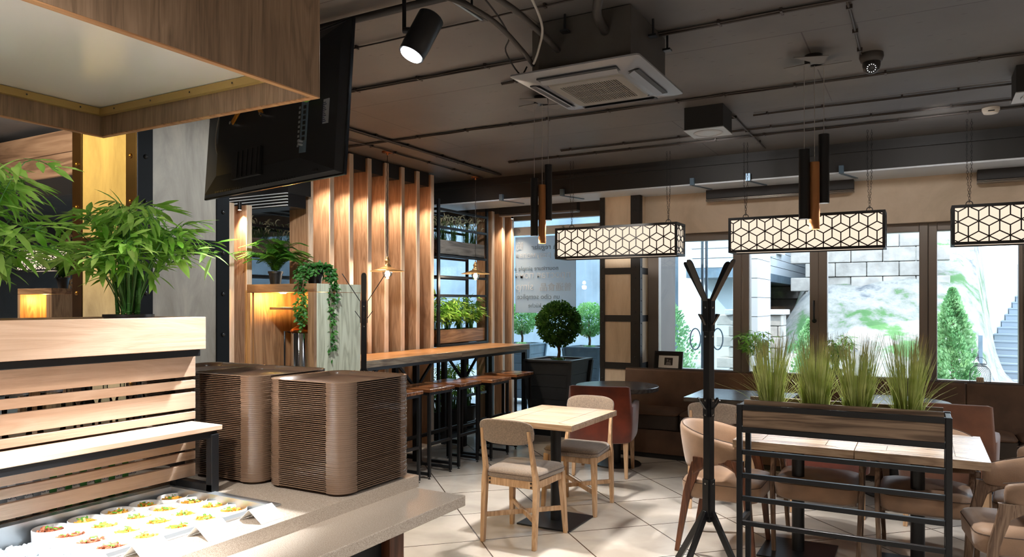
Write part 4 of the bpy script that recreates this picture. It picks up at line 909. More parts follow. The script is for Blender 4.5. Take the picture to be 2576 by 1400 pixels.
# ------------------------------------------------------------------ topiary planters
def topiary(loc, label, mat, leafm, s=1.0, seed=1, rz=0, n=2600):
    R = random.Random(seed); t = thing('topiary_planter', label, 'topiary', loc, rz, 'ball topiaries at the entrance')
    H = .86*s; W1, W0 = .29*s, .21*s
    for k in range(6):
        z0, z1 = H*k/6, H*(k+1)/6-.004; a = W0+(W1-W0)*k/6; c = W0+(W1-W0)*(k+1)/6
        b = MB(); b.loops([[(-a, -a, z0), (a, -a, z0), (a, a, z0), (-a, a, z0)], [(-c, -c, z1), (c, -c, z1), (c, c, z1), (-c, c, z1)]]); b.build('plank_band', mat, t, local=True)
    b = MB()
    for sx in (-1, 1):
        for sy in (-1, 1): b.taper((sx*W0, sy*W0, 0), (sx*(W1+.004), sy*(W1+.004), H), .045*s, .045*s, (0, 1, 0))
    b.build('corner_post', mat, t, local=True)
    b = MB(); w = W1+.02
    for (x0, x1, y0, y1) in ((-w, w, -w, -w+.06), (-w, w, w-.06, w), (-w, -w+.06, -w+.06, w-.06), (w-.06, w, -w+.06, w-.06)): b.box(x0, x1, y0, y1, H, H+.025)
    b.build('rim', mat, t, local=True, bevel=.003)
    b = MB(); b.box(-w+.055, w-.055, -w+.055, w-.055, H-.02, H+.005); b.build('soil', 'soil', t, local=True)
    b = MB(); b.lathe([(0, .03), (.06, .028), (.09, .0)], (0, 0, H+.005), 14)
    for k in range(200): a = R.uniform(0, 6.28); r = .09*R.random(); b.leaf((r*cos(a), r*sin(a), H+.01), (R.uniform(-1, 1), R.uniform(-1, 1), 1), (1, 0, 0), .03, .01)
    b.build('moss', leafm, t, local=True)
    b = MB(); zc = H+.41*s; b.tube([(0, 0, H), (.012, 0, H+.1), (-.006, .01, H+.2), (0, 0, zc)], [.022, .018, .02, .012], 10)
    for k in range(7): a = k*.9; b.tube([(0, 0, H+.15), (.1*cos(a), .1*sin(a), H+.3)], [.012, .005], 6)
    b.build('trunk', 'bark', t, local=True, smooth=True)
    rb = .255*s; lf = MB()
    for k in range(n):
        v = Vector((R.gauss(0, 1), R.gauss(0, 1), R.gauss(0, 1))).normalized(); r = rb*(R.uniform(.62, 1.03)+.05*sin(v.x*9)*sin(v.y*8+v.z*7))
        p = Vector((0, 0, zc))+v*r; p.z += .02
        for q in range(2): lf.leaf(p, v+rv(.9), rv(1), .030*s, .017*s, .1)
    lf.build('foliage', leafm, t, local=True); return t
topiary((-3.74, 7.80, 0), 'ball topiary in dark slatted planter, standing indoors beside the bar end', 'planter_grey', 'leaf_box', 1.0, 5, radians(0), 4200)
topiary((-4.42, 10.3, 0), 'paler ball topiary in blue-grey planter outside the entrance glass, right', 'planter_blue', 'leaf_box_pale', 1.0, 6, 0, 2600)
topiary((-5.75, 10.6, 0), 'ball topiary outside the glass, half hidden by the last oak fin', 'planter_blue', 'leaf_box_pale', 1.0, 9, 0, 2600)
# ------------------------------------------------------------------ chairs
def shell(prof, th, n=1):
    """closed band: prof = list of (x, y, nx, ny, zlow, zhigh, lean); outer face, thickness th inward"""
    rings = []
    for x, y, nx, ny, zl, zh, ln in prof:
        o = Vector((nx, ny, 0)); p = Vector((x, y, 0)); m = (zl+zh)/2; r = th*.5
        pts = []
        for (z, d) in ((zl, -th*.3), (zl, -th*.7), (m, -th), (zh-.004, -th*.85), (zh, -th*.5), (zh-.008, -.002), (m, 0), (zl+.01, -.002)):
            f = (z-zl)/max(zh-zl, .01); q = p+o*(d+ln*(f-.4)); pts.append((q.x, q.y, z))
        rings.append(pts)
    return rings
def dining_chair(lab, loc, rz, grp=None):
    """upholstered cafe chair, front towards +y"""
    t = thing('dining_chair', lab, 'chair', loc, rz, grp)
    # seat pad
    def ring(s, z): 
        pts = []
        for (x, y, r) in ((.215, .215, .07), (-.215, .215, .07), (-.19, -.20, .06), (.19, -.20, .06)):
            sx = 1 if x > 0 else -1; sy = 1 if y > 0 else -1; cx, cyy = (abs(x)-r)*sx, (abs(y)-r)*sy
            a0 = {(1, 1): 0, (-1, 1): 90, (-1, -1): 180, (1, -1): 270}[(sx, sy)]
            for k in range(5): a = radians(a0+22.5*k); pts.append((cx*s+r*s*cos(a), cyy*s+r*s*sin(a)+.0, z))
        return pts
    b = MB(); b.loops([ring(.93, .415), ring(.99, .424), ring(1.0, .440), ring(.985, .458), ring(.93, .470), ring(.7, .478)]); b.build('seat', 'fabric_taupe', t, local=True, smooth=True)
    b = MB(); b.tube(ring(1.003, .449), .0025, 5, closed=True); b.build('seat_piping', 'piping', t, local=True)
    b = MB()
    b.bar((-.17, .17, .392), (.17, .17, .392), .022, .045, (0, 0, 1)); b.bar((-.165, -.175, .392), (.165, -.175, .392), .022, .05, (0, 0, 1))
    for s in (-1, 1): b.bar((s*.18, -.17, .392), (s*.185, .17, .392), .022, .045, (0, 0, 1))
    b.build('seat_rail', 'beech', t, local=True, bevel=.002)
    b = MB()
    for s in (-1, 1):
        for z in (.38, .405): b.cyl((s*.15, -.187, z), (s*.15, -.192, z), .006, 8)
    b.build('screw', 'black_satin', t, local=True)
    for s in (-1, 1):
        b = MB(); b.taper((s*.205, .205, 0), (s*.185, .175, .42), .028, .042, (1, 0, 0)); b.build('leg', 'beech', t, local=True, bevel=.004)
        b = MB(); b.loops([[(s*.187+dx, -.215+dy, 0) for dx, dy in ((-.014, -.014), (.014, -.014), (.014, .014), (-.014, .014))], [(s*.187+dx, -.185+dy, .40) for dx, dy in ((-.017, -.022), (.017, -.022), (.017, .022), (-.017, .022))], [(s*.178+dx, -.192+dy, .47) for dx, dy in ((-.014, -.018), (.014, -.018), (.014, .018), (-.014, .018))], [(s*.168+dx, -.255+dy, .74) for dx, dy in ((-.010, -.012), (.010, -.012), (.010, .012), (-.010, .012))]])
        b.build('leg', 'beech', t, local=True, bevel=.004)
    b = MB()
    b.bar((-.188, -.20, .17), (.188, .19, .17), .018, .03, (0, 0, 1)); b.bar((.188, -.20, .17), (-.188, .19, .17), .018, .03, (0, 0, 1))
    b.build('stretcher', 'beech', t, local=True, bevel=.002)
    # curved back pad
    R = .37; rings = []
    for k in range(13):
        f = -1+2*k/12; a = f*.56; x = R*sin(a); y = -.27+R*(1-cos(a)) * .75
        e = (1-abs(f)**4*.42); zc, hh = .728+.0*f, .082*e; nx, ny = sin(a), -cos(a); th = .018*e
        rings.append([(x+nx*th*q, y+ny*th*q+(-.012 if z > zc else .008), z) for q, z in ((.5, zc-hh), (1, zc-hh+.012), (1.15, zc), (1, zc+hh-.012), (.3, zc+hh), (-.6, zc+hh-.004), (-1, zc+hh-.02), (-1, zc-hh+.02), (-.6, zc-hh+.003))])
    b = MB(); b.loops(rings); b.build('backrest', 'fabric_taupe', t, local=True, smooth=True, sub=1)
    return t
c1 = dining_chair('taupe upholstered beech chair with its back to the viewer at the small oak table', (-2.28, 4.235, 0), 0)
copy_thing(c1, (-2.255, 5.06, 0), pi+.04, 'taupe upholstered beech chair on the window side of the small oak table')
copy_thing(c1, (-1.33, 5.64, 0), .02, 'taupe upholstered beech chair at the dark square table, behind the coat rack')
def armchair(lab, loc, rz, mat, grp=None, top=.805):
    """club armchair, front +y; stepped arms"""
    t = thing('club_armchair', lab, 'armchair', loc, rz, grp)
    prof = []
    for k in range(33):
        a = -1+2*k/32; ang = a*2.0
        if abs(a) < .72: x = .28*sin(a*1.55/.72)/1.0; y = -.22-.07*cos(a*1.57/.72)+.07*(abs(a)/.72)**4*.6
        if abs(a) < .6: x = .285*sin(a/.6*pi/2*.86)/sin(pi/2*.86); y = -.285+.05*(1-cos(a/.6*pi/2))
        else: f = (abs(a)-.6)/.4; x = (1 if a > 0 else -1)*(.285+.012*sin(f*pi)); y = -.235+.46*f
        if abs(a) < .6: nx, ny = sin(a/.6*pi/2*.9), -cos(a/.6*pi/2*.9)
        else: nx, ny = (1 if a > 0 else -1), 0
        hi = top if abs(a) <= .5 else (.635 if abs(a) >= .56 else top-(abs(a)-.5)/.06*(top-.635))
        lo = .30 + .05*(abs(a)**2)
        prof.append((x, y, nx, ny, lo, hi, .02 if abs(a) < .5 else .015))
    b = MB(); b.loops(shell(prof, .065)); b.build('shell', mat, t, local=True, smooth=True, bevel=0)
    b = MB(); b.loops([rrect(-.22, .22, -.22, .25, .05, .30), rrect(-.235, .235, -.22, .265, .06, .33), rrect(-.235, .235, -.22, .27, .06, .43), rrect(-.21, .21, -.2, .25, .05, .455)]); b.build('seat', mat, t, local=True, smooth=True)
    for sx in (-1, 1):
        for sy, yy, y2 in ((-1, -.24, -.21), (1, .20, .19)):
            b = MB(); b.taper((sx*.235, yy, 0), (sx*.225, y2, .34), .028, .046, (1, 0, 0)); b.build('leg', 'beech', t, local=True, bevel=.003)
    return t
a1 = armchair('brick red club armchair with stepped arms at the dark round table', (-2.53, 6.24, 0), .22, 'leather_red')
armchair('rust brown club armchair at the pale round table, right of the grass divider', (.16, 5.93, 0), -.1, 'leather_rust', top=.865)
armchair('brick red club armchair at the pale round table, seen through the divider', (-.62, 5.95, 0), .1, 'leather_red')
def tub_chair(lab, loc, rz, legm='walnut', grp=None):
    """tub chair with wrap-around back, front +y"""
    t = thing('tub_chair', lab, 'armchair', loc, rz, grp)
    prof = []
    for k in range(33):
        a = -1+2*k/32; an = a*radians(118); x = .275*sin(an); y = -.02-.245*cos(an)
        if abs(a) > .75: y += .05*(abs(a)-.75)/.25
        w = abs(a)**1.7; hi = .785-.10*w; lo = .50+.085*w
        prof.append((x, y, sin(an), -cos(an), lo, hi, .045*(1-w)))
    b = MB(); b.loops(shell(prof, .05)); b.build('backrest', 'leather_tan', t, local=True, smooth=True, sub=1)
    pts = [(x+nx*(-.024+ln*.6), y+ny*(-.024+ln*.6), zh+.001) for x, y, nx, ny, zl, zh, ln in prof]
    b = MB(); b.tube(pts, .0022, 5); b.build('seam', 'piping', t, local=True)
    b = MB(); b.loops([rrect(-.20, .20, -.20, .215, .07, .335), rrect(-.235, .235, -.225, .24, .08, .355), rrect(-.24, .24, -.23, .245, .08, .43), rrect(-.228, .228, -.215, .235, .075, .455), rrect(-.19, .19, -.18, .2, .06, .468)]); b.build('seat', 'leather_tan', t, local=True, smooth=True)
    b = MB(); b.tube(rrect(-.239, .239, -.229, .244, .08, .437), .0022, 5, closed=True); b.build('seat_piping', 'piping', t, local=True)
    for s in (-1, 1):
        b = MB(); b.loops([[(s*.235+dx, .215+dy, 0) for dx, dy in ((-.012, -.014), (.012, -.014), (.012, .014), (-.012, .014))], [(s*.25+dx, .175+dy, .40) for dx, dy in ((-.014, -.024), (.014, -.024), (.014, .024), (-.014, .024))], [(s*.25+dx, .12+dy, .60) for dx, dy in ((-.013, -.035), (.013, -.035), (.013, .03), (-.013, .03))]])
        b.build('leg', legm, t, local=True, bevel=.005)
        b = MB(); b.loops([[(s*.22+dx, -.25+dy, 0) for dx, dy in ((-.012, -.014), (.012, -.014), (.012, .014), (-.012, .014))], [(s*.235+dx, -.18+dy, .38) for dx, dy in ((-.014, -.024), (.014, -.024), (.014, .024), (-.014, .024))], [(s*.245+dx, -.12+dy, .57) for dx, dy in ((-.013, -.03), (.013, -.03), (.013, .04), (-.013, .04))]])
        b.build('leg', legm, t, local=True, bevel=.005)
        pr = [(s*.25, .13-.03*k/1.0*1.0+0, .575+.0*k) for k in range(1)]
        arc = [(s*.25, .16-.30*f, .50+.075*sin(pi*f)) for f in [i/10 for i in range(11)]]
        b = MB(); b.tube(arc, .013, 8)
        for i in range(10): b.add([(s*.25-.012, arc[i][1], arc[i][2]), (s*.25+.012, arc[i][1], arc[i][2]), (s*.25+.012, arc[i][1], .60), (s*.25-.012, arc[i][1], .60), (s*.25-.012, arc[i+1][1], arc[i+1][2]), (s*.25+.012, arc[i+1][1], arc[i+1][2]), (s*.25+.012, arc[i+1][1], .60), (s*.25-.012, arc[i+1][1], .60)], [(0, 1, 5, 4), (2, 3, 7, 6), (0, 4, 7, 3), (1, 2, 6, 5)])
        b.build('arm_arch', legm, t, local=True, smooth=False)
    for y in (-.17, .17): b = MB(); b.bar((-.225, y, .35), (.225, y, .35), .02, .04, (0, 0, 1)); b.build('seat_rail', legm, t, local=True)
    return t
tub_chair('tan leather tub chair at the left end of the long table, behind the coat rack', (-1.075, 4.68, 0), -pi/2, 'walnut')
tub_chair('tan leather tub chair tucked under the far side of the long table, left one', (-.56, 4.94, 0), pi, 'worn_walnut')
tub_chair('tan leather tub chair tucked under the far side of the long table, right one', (.02, 4.94, 0), pi+.02, 'worn_walnut')
tub_chair('tan tub chair at the right end of the long table, partly outside the photo', (.44, 4.36, 0), pi/2+.12, 'worn_walnut')
tub_chair('tan leather tub chair behind the one at the right end of the long table', (.60, 4.98, 0), pi/2-.1, 'walnut')
# ------------------------------------------------------------------ tables
def mitred_top(t, x0, x1, y0, y1, z0, z1, bw, mat, long_='y', g=.004):
    b = MB(); h = z1-z0
    X0, X1, Y0, Y1 = x0+bw, x1-bw, y0+bw*.62, y1-bw*.62
    if long_ == 'y':
        P = [[(x0, y0), (X0-g, Y0+0), (X0-g, Y1), (x0, y1)], [(x1, y1), (X1+g, Y1), (X1+g, Y0), (x1, y0)], [(x0+g, y0), (x1-g, y0), (X1-g, Y0-g), (X0+g, Y0-g)], [(X0+g, Y1+g), (X1-g, Y1+g), (x1-g, y1), (x0+g, y1)], [(X0, Y0), (X1, Y0), (X1, Y1), (X0, Y1)]]
    for q in P:
        b.poly([(x, y, z1-.006) for x, y in q], .006)
    b.build('tabletop_boards', mat, t)
    b = MB(); b.box(x0, x1, y0, y1, z0, z1-.0062); b.build('tabletop_core', mat, t, bevel=.001)
t = thing('square_table', 'small pale oak table with black pedestal between two taupe chairs', 'table', (-2.25, 4.65, 0))
mitred_top(t, -2.555, -1.945, 4.25, 5.04, .712, .75, .13, 'table_oak')
b = MB(); b.cyl((-2.25, 4.65, .012), (-2.25, 4.65, .70), .037, 24); b.build('pedestal', 'black_metal', t, auto=40)
b = MB(); b.box(-2.45, -2.05, 4.44, 4.86, 0.003, .012); b.build('base_plate', 'black_metal', t, bevel=.002)
b = MB(); b.box(-2.40, -2.10, 4.45, 4.85, .702, .711); b.build('top_bracket', 'black_metal', t)
for k, (x0, x1, lab) in enumerate([(-.945, -.315, 'grey oak dining table under the divider view, left of the pair pushed together'), (-.311, .298, 'grey oak dining table, right of the pair pushed together, its corner past the divider')]):
    xm = (x0+x1)/2; t = thing('dining_table', lab, 'table', (xm, 4.68, 0), 0, None)
    mitred_top(t, x0, x1, 4.275, 5.085, .707, .75, .15, 'table_grey_oak')
    px_ = (-.665, -.02)[k]; b = MB(); b.cyl((px_, 4.80, .012), (px_, 4.80, .70), .037, 24); b.build('pedestal', 'black_metal', t, auto=40)
    b = MB(); b.box(px_-.21, px_+.21, 4.59, 5.01, .003, .012); b.build('base_plate', 'black_metal', t, bevel=.002)
    b = MB(); b.box(px_-.16, px_+.16, 4.6, 5.0, .698, .706); b.build('top_bracket', 'black_metal', t)
t = thing('square_table', 'dark square table by the window sofa, behind the coat rack', 'table', (-1.33, 6.4, 0))
mitred_top(t, -1.735, -.93, 6.03, 6.77, .715, .75, .13, 'table_dark')
b = MB(); b.cyl((-1.33, 6.4, .012), (-1.33, 6.4, .71), .037, 24); b.build('pedestal', 'black_metal', t, auto=40); b = MB(); b.lathe([(0, .012), (.22, .012), (.225, .003), (0, .003)], (-1.33, 6.4, 0), 32); b.build('base_plate', 'black_metal', t)
def round_table(x, y, r, lab, mat):
    t = thing('round_table', lab, 'table', (x, y, 0))
    b = MB(); b.lathe([(0, .75), (r*.70, .75), (r*.702, .748), (r*.706, .748), (r*.708, .75), (r-.004, .75), (r, .746), (r, .712), (r-.004, .708), (0, .708)], (x, y, 0), 56); b.build('tabletop', mat, t, auto=35)
    b = MB(); b.cyl((x, y, .012), (x, y, .708), .037, 24); b.build('pedestal', 'black_metal', t, auto=40)
    b = MB(); b.lathe([(0, .014), (.225, .012), (.23, .004), (.228, .002), (0, .002)], (x, y, 0), 40); b.build('base_plate', 'black_metal', t, auto=40)
round_table(-2.545, 6.60, .395, 'dark round pedestal table in front of the sofa end by the riveted pier', 'table_dark')
round_table(-.19, 6.62, .40, 'round pedestal table glaring in window light behind the grass divider', 'table_dark')
# ------------------------------------------------------------------ sofa
t = thing('banquette_sofa', 'long brown upholstered banquette running under the windows', 'sofa', (.5, 7.3, 0))
sx0, sx1, sy0, sy1 = -2.74, 3.4, 6.96, 7.44
b = MB(); b.box(sx0, sx1, sy0+.03, sy1, .05, .285); b.build('base_panel', 'sofa_brown', t, bevel=.006)
b = MB(); b.box(sx0+.02, sx1-.02, sy0+.06, sy1, .0, .05); b.build('plinth', 'black_paint', t)
n = 9; w = (sx1-sx0)/n
for k in range(n):
    a, c = sx0+k*w+.003, sx0+(k+1)*w-.003
    b = MB(); b.loops([rrect(a, c, sy0+.02, sy1-.12, .02, .29, 3), rrect(a, c, sy0, sy1-.12, .03, .30, 3), rrect(a, c, sy0, sy1-.12, .03, .43, 3)]); b.build('seat_block', 'sofa_dark', t, auto=40)
    rr = []
    for z, i in ((.432, .004), (.45, .0), (.465, .012), (.482, .06), (.492, .14)): rr.append(rrect(a+i, c-i, sy0-.01+i, sy1-.13-i*.6, max(.02, .05), z, 4))
    b = MB(); b.loops(rr); b.build('seat_cushion', 'sofa_brown', t, smooth=True)
for k in range(4):
    a = sx0+k*(sx1-sx0)/4+.002; c = sx0+(k+1)*(sx1-sx0)/4-.002
    b = MB(); b.poly([(a, sy1-.14, .44), (a, sy1-.015, .44), (a, sy1-.015, .852), (a, sy1-.085, .855), (a, sy1-.10, .84)][::-1], c-a, (1, 0, 0)); b.build('backrest', 'sofa_brown', t, bevel=.012, seg=3)
b = MB(); b.tube([(sx0+.01, sy1-.09, .856), (sx1, sy1-.09, .856)], .004, 6); b.build('piping', 'piping', t)
# picture frame on the sill
t = thing('picture_frame', 'black moulded picture frame with small dark photo leaning beside the pier', 'picture frame', (-2.36, 7.60, .80))
M = Matrix.Translation((-2.36, 7.60, .802)) @ Matrix.Rotation(radians(-12), 4, 'X'); w, h = .155, .112
for i, (o, i2, y) in enumerate(((0, .02, 0), (.02, .034, .006), (.034, .046, .010))):
    b = MB()
    for q in ((-w+o, w-o, 2*h-i2, 2*h-o), (-w+o, w-o, o, i2)): b.box(q[0], q[1], y, .025, q[2], q[3], M)
    for s in (-1, 1): xa, xb = sorted((s*(w-o), s*(w-i2))); b.box(xa, xb, y, .025, i2, 2*h-i2, M)
    b.build('moulding', 'black_satin', t, bevel=.002)
b = MB(); b.box(-w+.046, w-.046, .014, .02, .046, 2*h-.046, M); b.build('mat_board', 'card', t)
b = MB(); b.box(-.045, .045, .0125, .0139, .075, .155, M); b.build('photo_print', 'photo_dark', t)
b = MB()
for px_, pz, r in ((-.012, .13, .010), (.014, .122, .009)): b.lathe([(0, .0006), (r, .0004), (r, 0)], (0, 0, 0), 10, M @ Matrix.Translation((px_, .0124, pz)) @ Matrix.Rotation(radians(90), 4, 'X'))
b.poly([M @ Vector(p) for p in ((-.03, .0122, .08), (.03, .0122, .08), (.022, .0122, .108), (-.018, .0122, .115))], .0004, (0, -1, 0)); b.build('photo_figures', 'photo_mid', t)
# bamboo on the sofa ledge, candle lantern
bamboo('bamboo_plant', 'green bamboo pot plant on the window ledge left of the first grass clump', 'plant', (-1.42, 7.64, .801), .07, .10, .38, .22, 26, 14, .075, 91, None, 'leaf_bamboo', culms=7, lean=(-.05, -.03))
bamboo('bamboo_plant', 'green bamboo pot plant on the window ledge behind the second grass clump', 'plant', (-.72, 7.64, .801), .07, .10, .34, .2, 24, 14, .075, 92, None, 'leaf_bamboo', culms=7, lean=(0, -.02))
lx, ly, lz = .45, 7.655, .801
t = thing('candle_lantern', 'black wire mesh lantern with pale candle on the window ledge', 'lantern', (lx, ly, lz))
b = MB(); prof = [(.075, 0), (.08, .01), (.08, .12), (.072, .15), (.045, .18)]
for k in range(28):
    for sgn in (-1, 1):
        P = []
        for i in range(19):
            f = i/18*4; j = min(int(f), 3); g = f-j; r = prof[j][0]*(1-g)+prof[j+1][0]*g; z = prof[j][1]*(1-g)+prof[j+1][1]*g; a = 2*pi*k/28+sgn*i*.09; P.append((lx+r*cos(a), ly+r*sin(a), lz+z))
        b.tube(P, .0007, 3, False)
b.build('wire_mesh', 'black_metal', t)
b = MB()
for r, z in ((.076, .003), (.045, .18), (.05, .195)): b.tube([(lx+r*cos(2*pi*i/24), ly+r*sin(2*pi*i/24), lz+z) for i in range(24)], .003, 6, closed=True)
b.lathe([(0, .002), (.075, .002), (.075, 0)], (lx, ly, lz), 24); b.build('ring', 'black_metal', t)
b = MB(); b.tube([(lx+.05*cos(pi*i/12), ly, lz+.195+.06*sin(pi*i/12)) for i in range(13)], .002, 6); b.build('handle', 'black_metal', t)
b = MB(); b.lathe([(0, .003), (.03, .003), (.03, .075), (.02, .08), (0, .076)], (lx, ly, lz), 20); b.build('candle', 'wax', t, smooth=True)
# ------------------------------------------------------------------ planter divider
dx0, dx1, dy0, dy1, dz = -.785, .115, 3.63, 3.86, 1.042; q = .026
t = thing('planter_divider', 'black steel room divider with railed sides and oak planter trough on top', 'divider', ((dx0+dx1)/2, (dy0+dy1)/2, 0))
for x in (dx0+q/2, dx1-q/2):
    for y in (dy0+q/2, dy1-q/2): b = MB(); b.box(x-q/2, x+q/2, y-q/2, y+q/2, 0, dz); b.build('post', 'black_metal', t, bevel=.003)
for y in (dy0, dy1-q):
    for z in ((dz-q, .907, .80, .687, .577, .458) if y == dy0 else (dz-q, .907)): b = MB(); b.box(dx0+q, dx1-q, y+.002, y+q-.002, z, z+q if z > .9 else z+.022); b.build('rail', 'black_metal', t, bevel=.002)
for x in (dx0, dx1-q):
    for z in (dz-q, .907, .458): b = MB(); b.box(x+.002, x+q-.002, dy0+q, dy1-q, z, z+.022); b.build('side_rail', 'black_metal', t, bevel=.002)
b = MB(); b.box(dx0+q+.003, dx1-q-.003, dy0+.008, dy0+.02, .934, dz-q-.001); b.build('front_board', 'planter_oak', t)
b = MB(); b.box(dx0+q+.003, dx1-q-.003, dy1-.02, dy1-.008, .934, dz-q-.001); b.build('back_board', 'planter_oak', t)
b = MB(); b.box(dx0+.03, dx1-.03, dy0+.03, dy0+.05, .935, 1.062); b.build('liner_board', 'planter_oak', t, bevel=.001)
b = MB(); b.box(dx0+.03, dx1-.03, dy1-.05, dy1-.03, .935, 1.062); b.build('liner_board', 'planter_oak', t, bevel=.001)
b = MB(); b.box(dx0+.03, dx1-.03, dy0+.05, dy1-.05, .935, 1.0); b.build('soil', 'soil', t)
R = random.Random(77)
for k, (x, gm, lab) in enumerate([(-.64, 'grass_olive', 'olive green grass clump, first from the coat rack, in the divider trough'), (-.44, 'grass_rust', 'rust tipped grass clump, second from the coat rack, in the divider trough'), (-.26, 'grass_olive', 'grey green grass clump, third from the coat rack, in the divider trough'), (-.055, 'grass_olive', 'grass clump with purple tips at the right end of the divider trough')]):
    t = thing('grass_clump', lab, 'plant', (x, 3.745, 1.001), 0, None); st = MB(); tp_ = MB()
    for i in range(640):
        a = R.uniform(0, 2*pi); br = .046*sqrt(R.random()); o = R.gauss(.045, .026) if R.random() < .94 else R.uniform(.1, .26); H = R.uniform(.20, .40)
        if o > .1: H *= .75
        ca, sa = cos(a), sin(a); P = [Vector((br*ca*1.1, br*sa*.7, 0)), Vector(((br+o*.4)*ca, (br+o*.4)*sa*.8, H*.5)), Vector(((br+o)*ca, (br+o)*sa*.8, H*(1 if o < .1 else .8)))]
        sp_ = smooth_path(P, 3); d = Vector((cos(a*3), sin(a*3), 0)); m = 4
        for tgt, rng in ((st, range(0, len(sp_))),):
            vs = []
            for j in rng: ww = .0034*(1-.75*j/(len(sp_)-1)); vs += [sp_[j]-d*ww/2, sp_[j]+d*ww/2]
            tgt.add(vs, [(2*j, 2*j+1, 2*j+3, 2*j+2) for j in range(len(vs)//2-1)])
    st.build('blades', 'grass_divider', t, local=True)
# ------------------------------------------------------------------ coat racks
def coat_rack(lab, loc, rz):
    t = thing('coat_rack', lab, 'coat rack', loc, rz); H = 1.555; w = .04
    b = MB(); b.box(-w/2, w/2, -w/2, w/2, .40, H); b.build('pole', 'black_satin', t, local=True, bevel=.002)
    for k in range(4):
        a = k*pi/2; d = Vector((cos(a), sin(a), 0)); s = Vector((-sin(a), cos(a), 0))
        p0 = d*(w/2+.004)+Vector((0, 0, H-.17)); p1 = d*(w/2+.006)+Vector((0, 0, H-.01)); p2 = d*.158+Vector((0, 0, 1.752))
        b = MB(); b.bar(p0, p1, .034, .005, d)
        ux = (p2-p1).normalized(); ny = ux.cross(s); W2 = .017
        rg = []
        for f, ww in ((0, 1), (.9, 1.12), (.96, .95), (1, .5)): c = p1+(p2-p1)*f; rg.append([c-s*W2*ww-ny*.003, c+s*W2*ww-ny*.003, c+s*W2*ww+ny*.003, c-s*W2*ww+ny*.003])
        b.loops(rg); b.build('arm', 'black_satin', t, local=True, bevel=.001)
        b = MB(); z1 = 1.42; b.bar(d*(w/2+.006)+Vector((0, 0, z1)), d*(w/2+.045)+Vector((0, 0, z1+.055)), .014, .005, d); b.bar(d*(w/2+.005)+Vector((0, 0, z1-.03)), d*(w/2+.005)+Vector((0, 0, z1)), .022, .005, d); b.build('hook', 'black_satin', t, local=True)
        b = MB(); z1 = .985; b.bar(d*(w/2+.004)+Vector((0, 0, z1-.04)), d*(w/2+.004)+Vector((0, 0, z1+.055)), .026, .006, d); b.bar(d*(w/2+.006)+Vector((0, 0, z1)), d*(w/2+.05)+Vector((0, 0, z1+.05)), .012, .005, d); b.build('hook', 'black_satin', t, local=True)
        b = MB(); b.bar(d*(w/2+.004)+Vector((0, 0, .43)), d*(w/2+.004)+Vector((0, 0, .62)), .036, .006, d)
        b.taper(d*(w/2)+Vector((0, 0, .45)), d*.30+Vector((0, 0, .0)), .034, .030, s, .016, .016); b.build('leg', 'black_satin', t, local=True, bevel=.001)
        b = MB()
        for z in (1.51, 1.36, 1.03, .955, .6, .45): b.lathe([(0, .002), (.005, .0015), (.006, 0)], (0, 0, 0), 8, Matrix.Translation(d*(w/2+.0075)+Vector((0, 0, z))) @ d.to_track_quat('Z', 'Y').to_matrix().to_4x4())
        b.build('screw', 'chrome', t, local=True)
    return t
coat_rack('tall black four-armed coat rack standing in front of the windows', (-.965, 3.815, 0), radians(45+14.2+6))
coat_rack('black coat rack standing between the niche cabinet and the bar', (-3.63, 4.22, 0), radians(40.7))
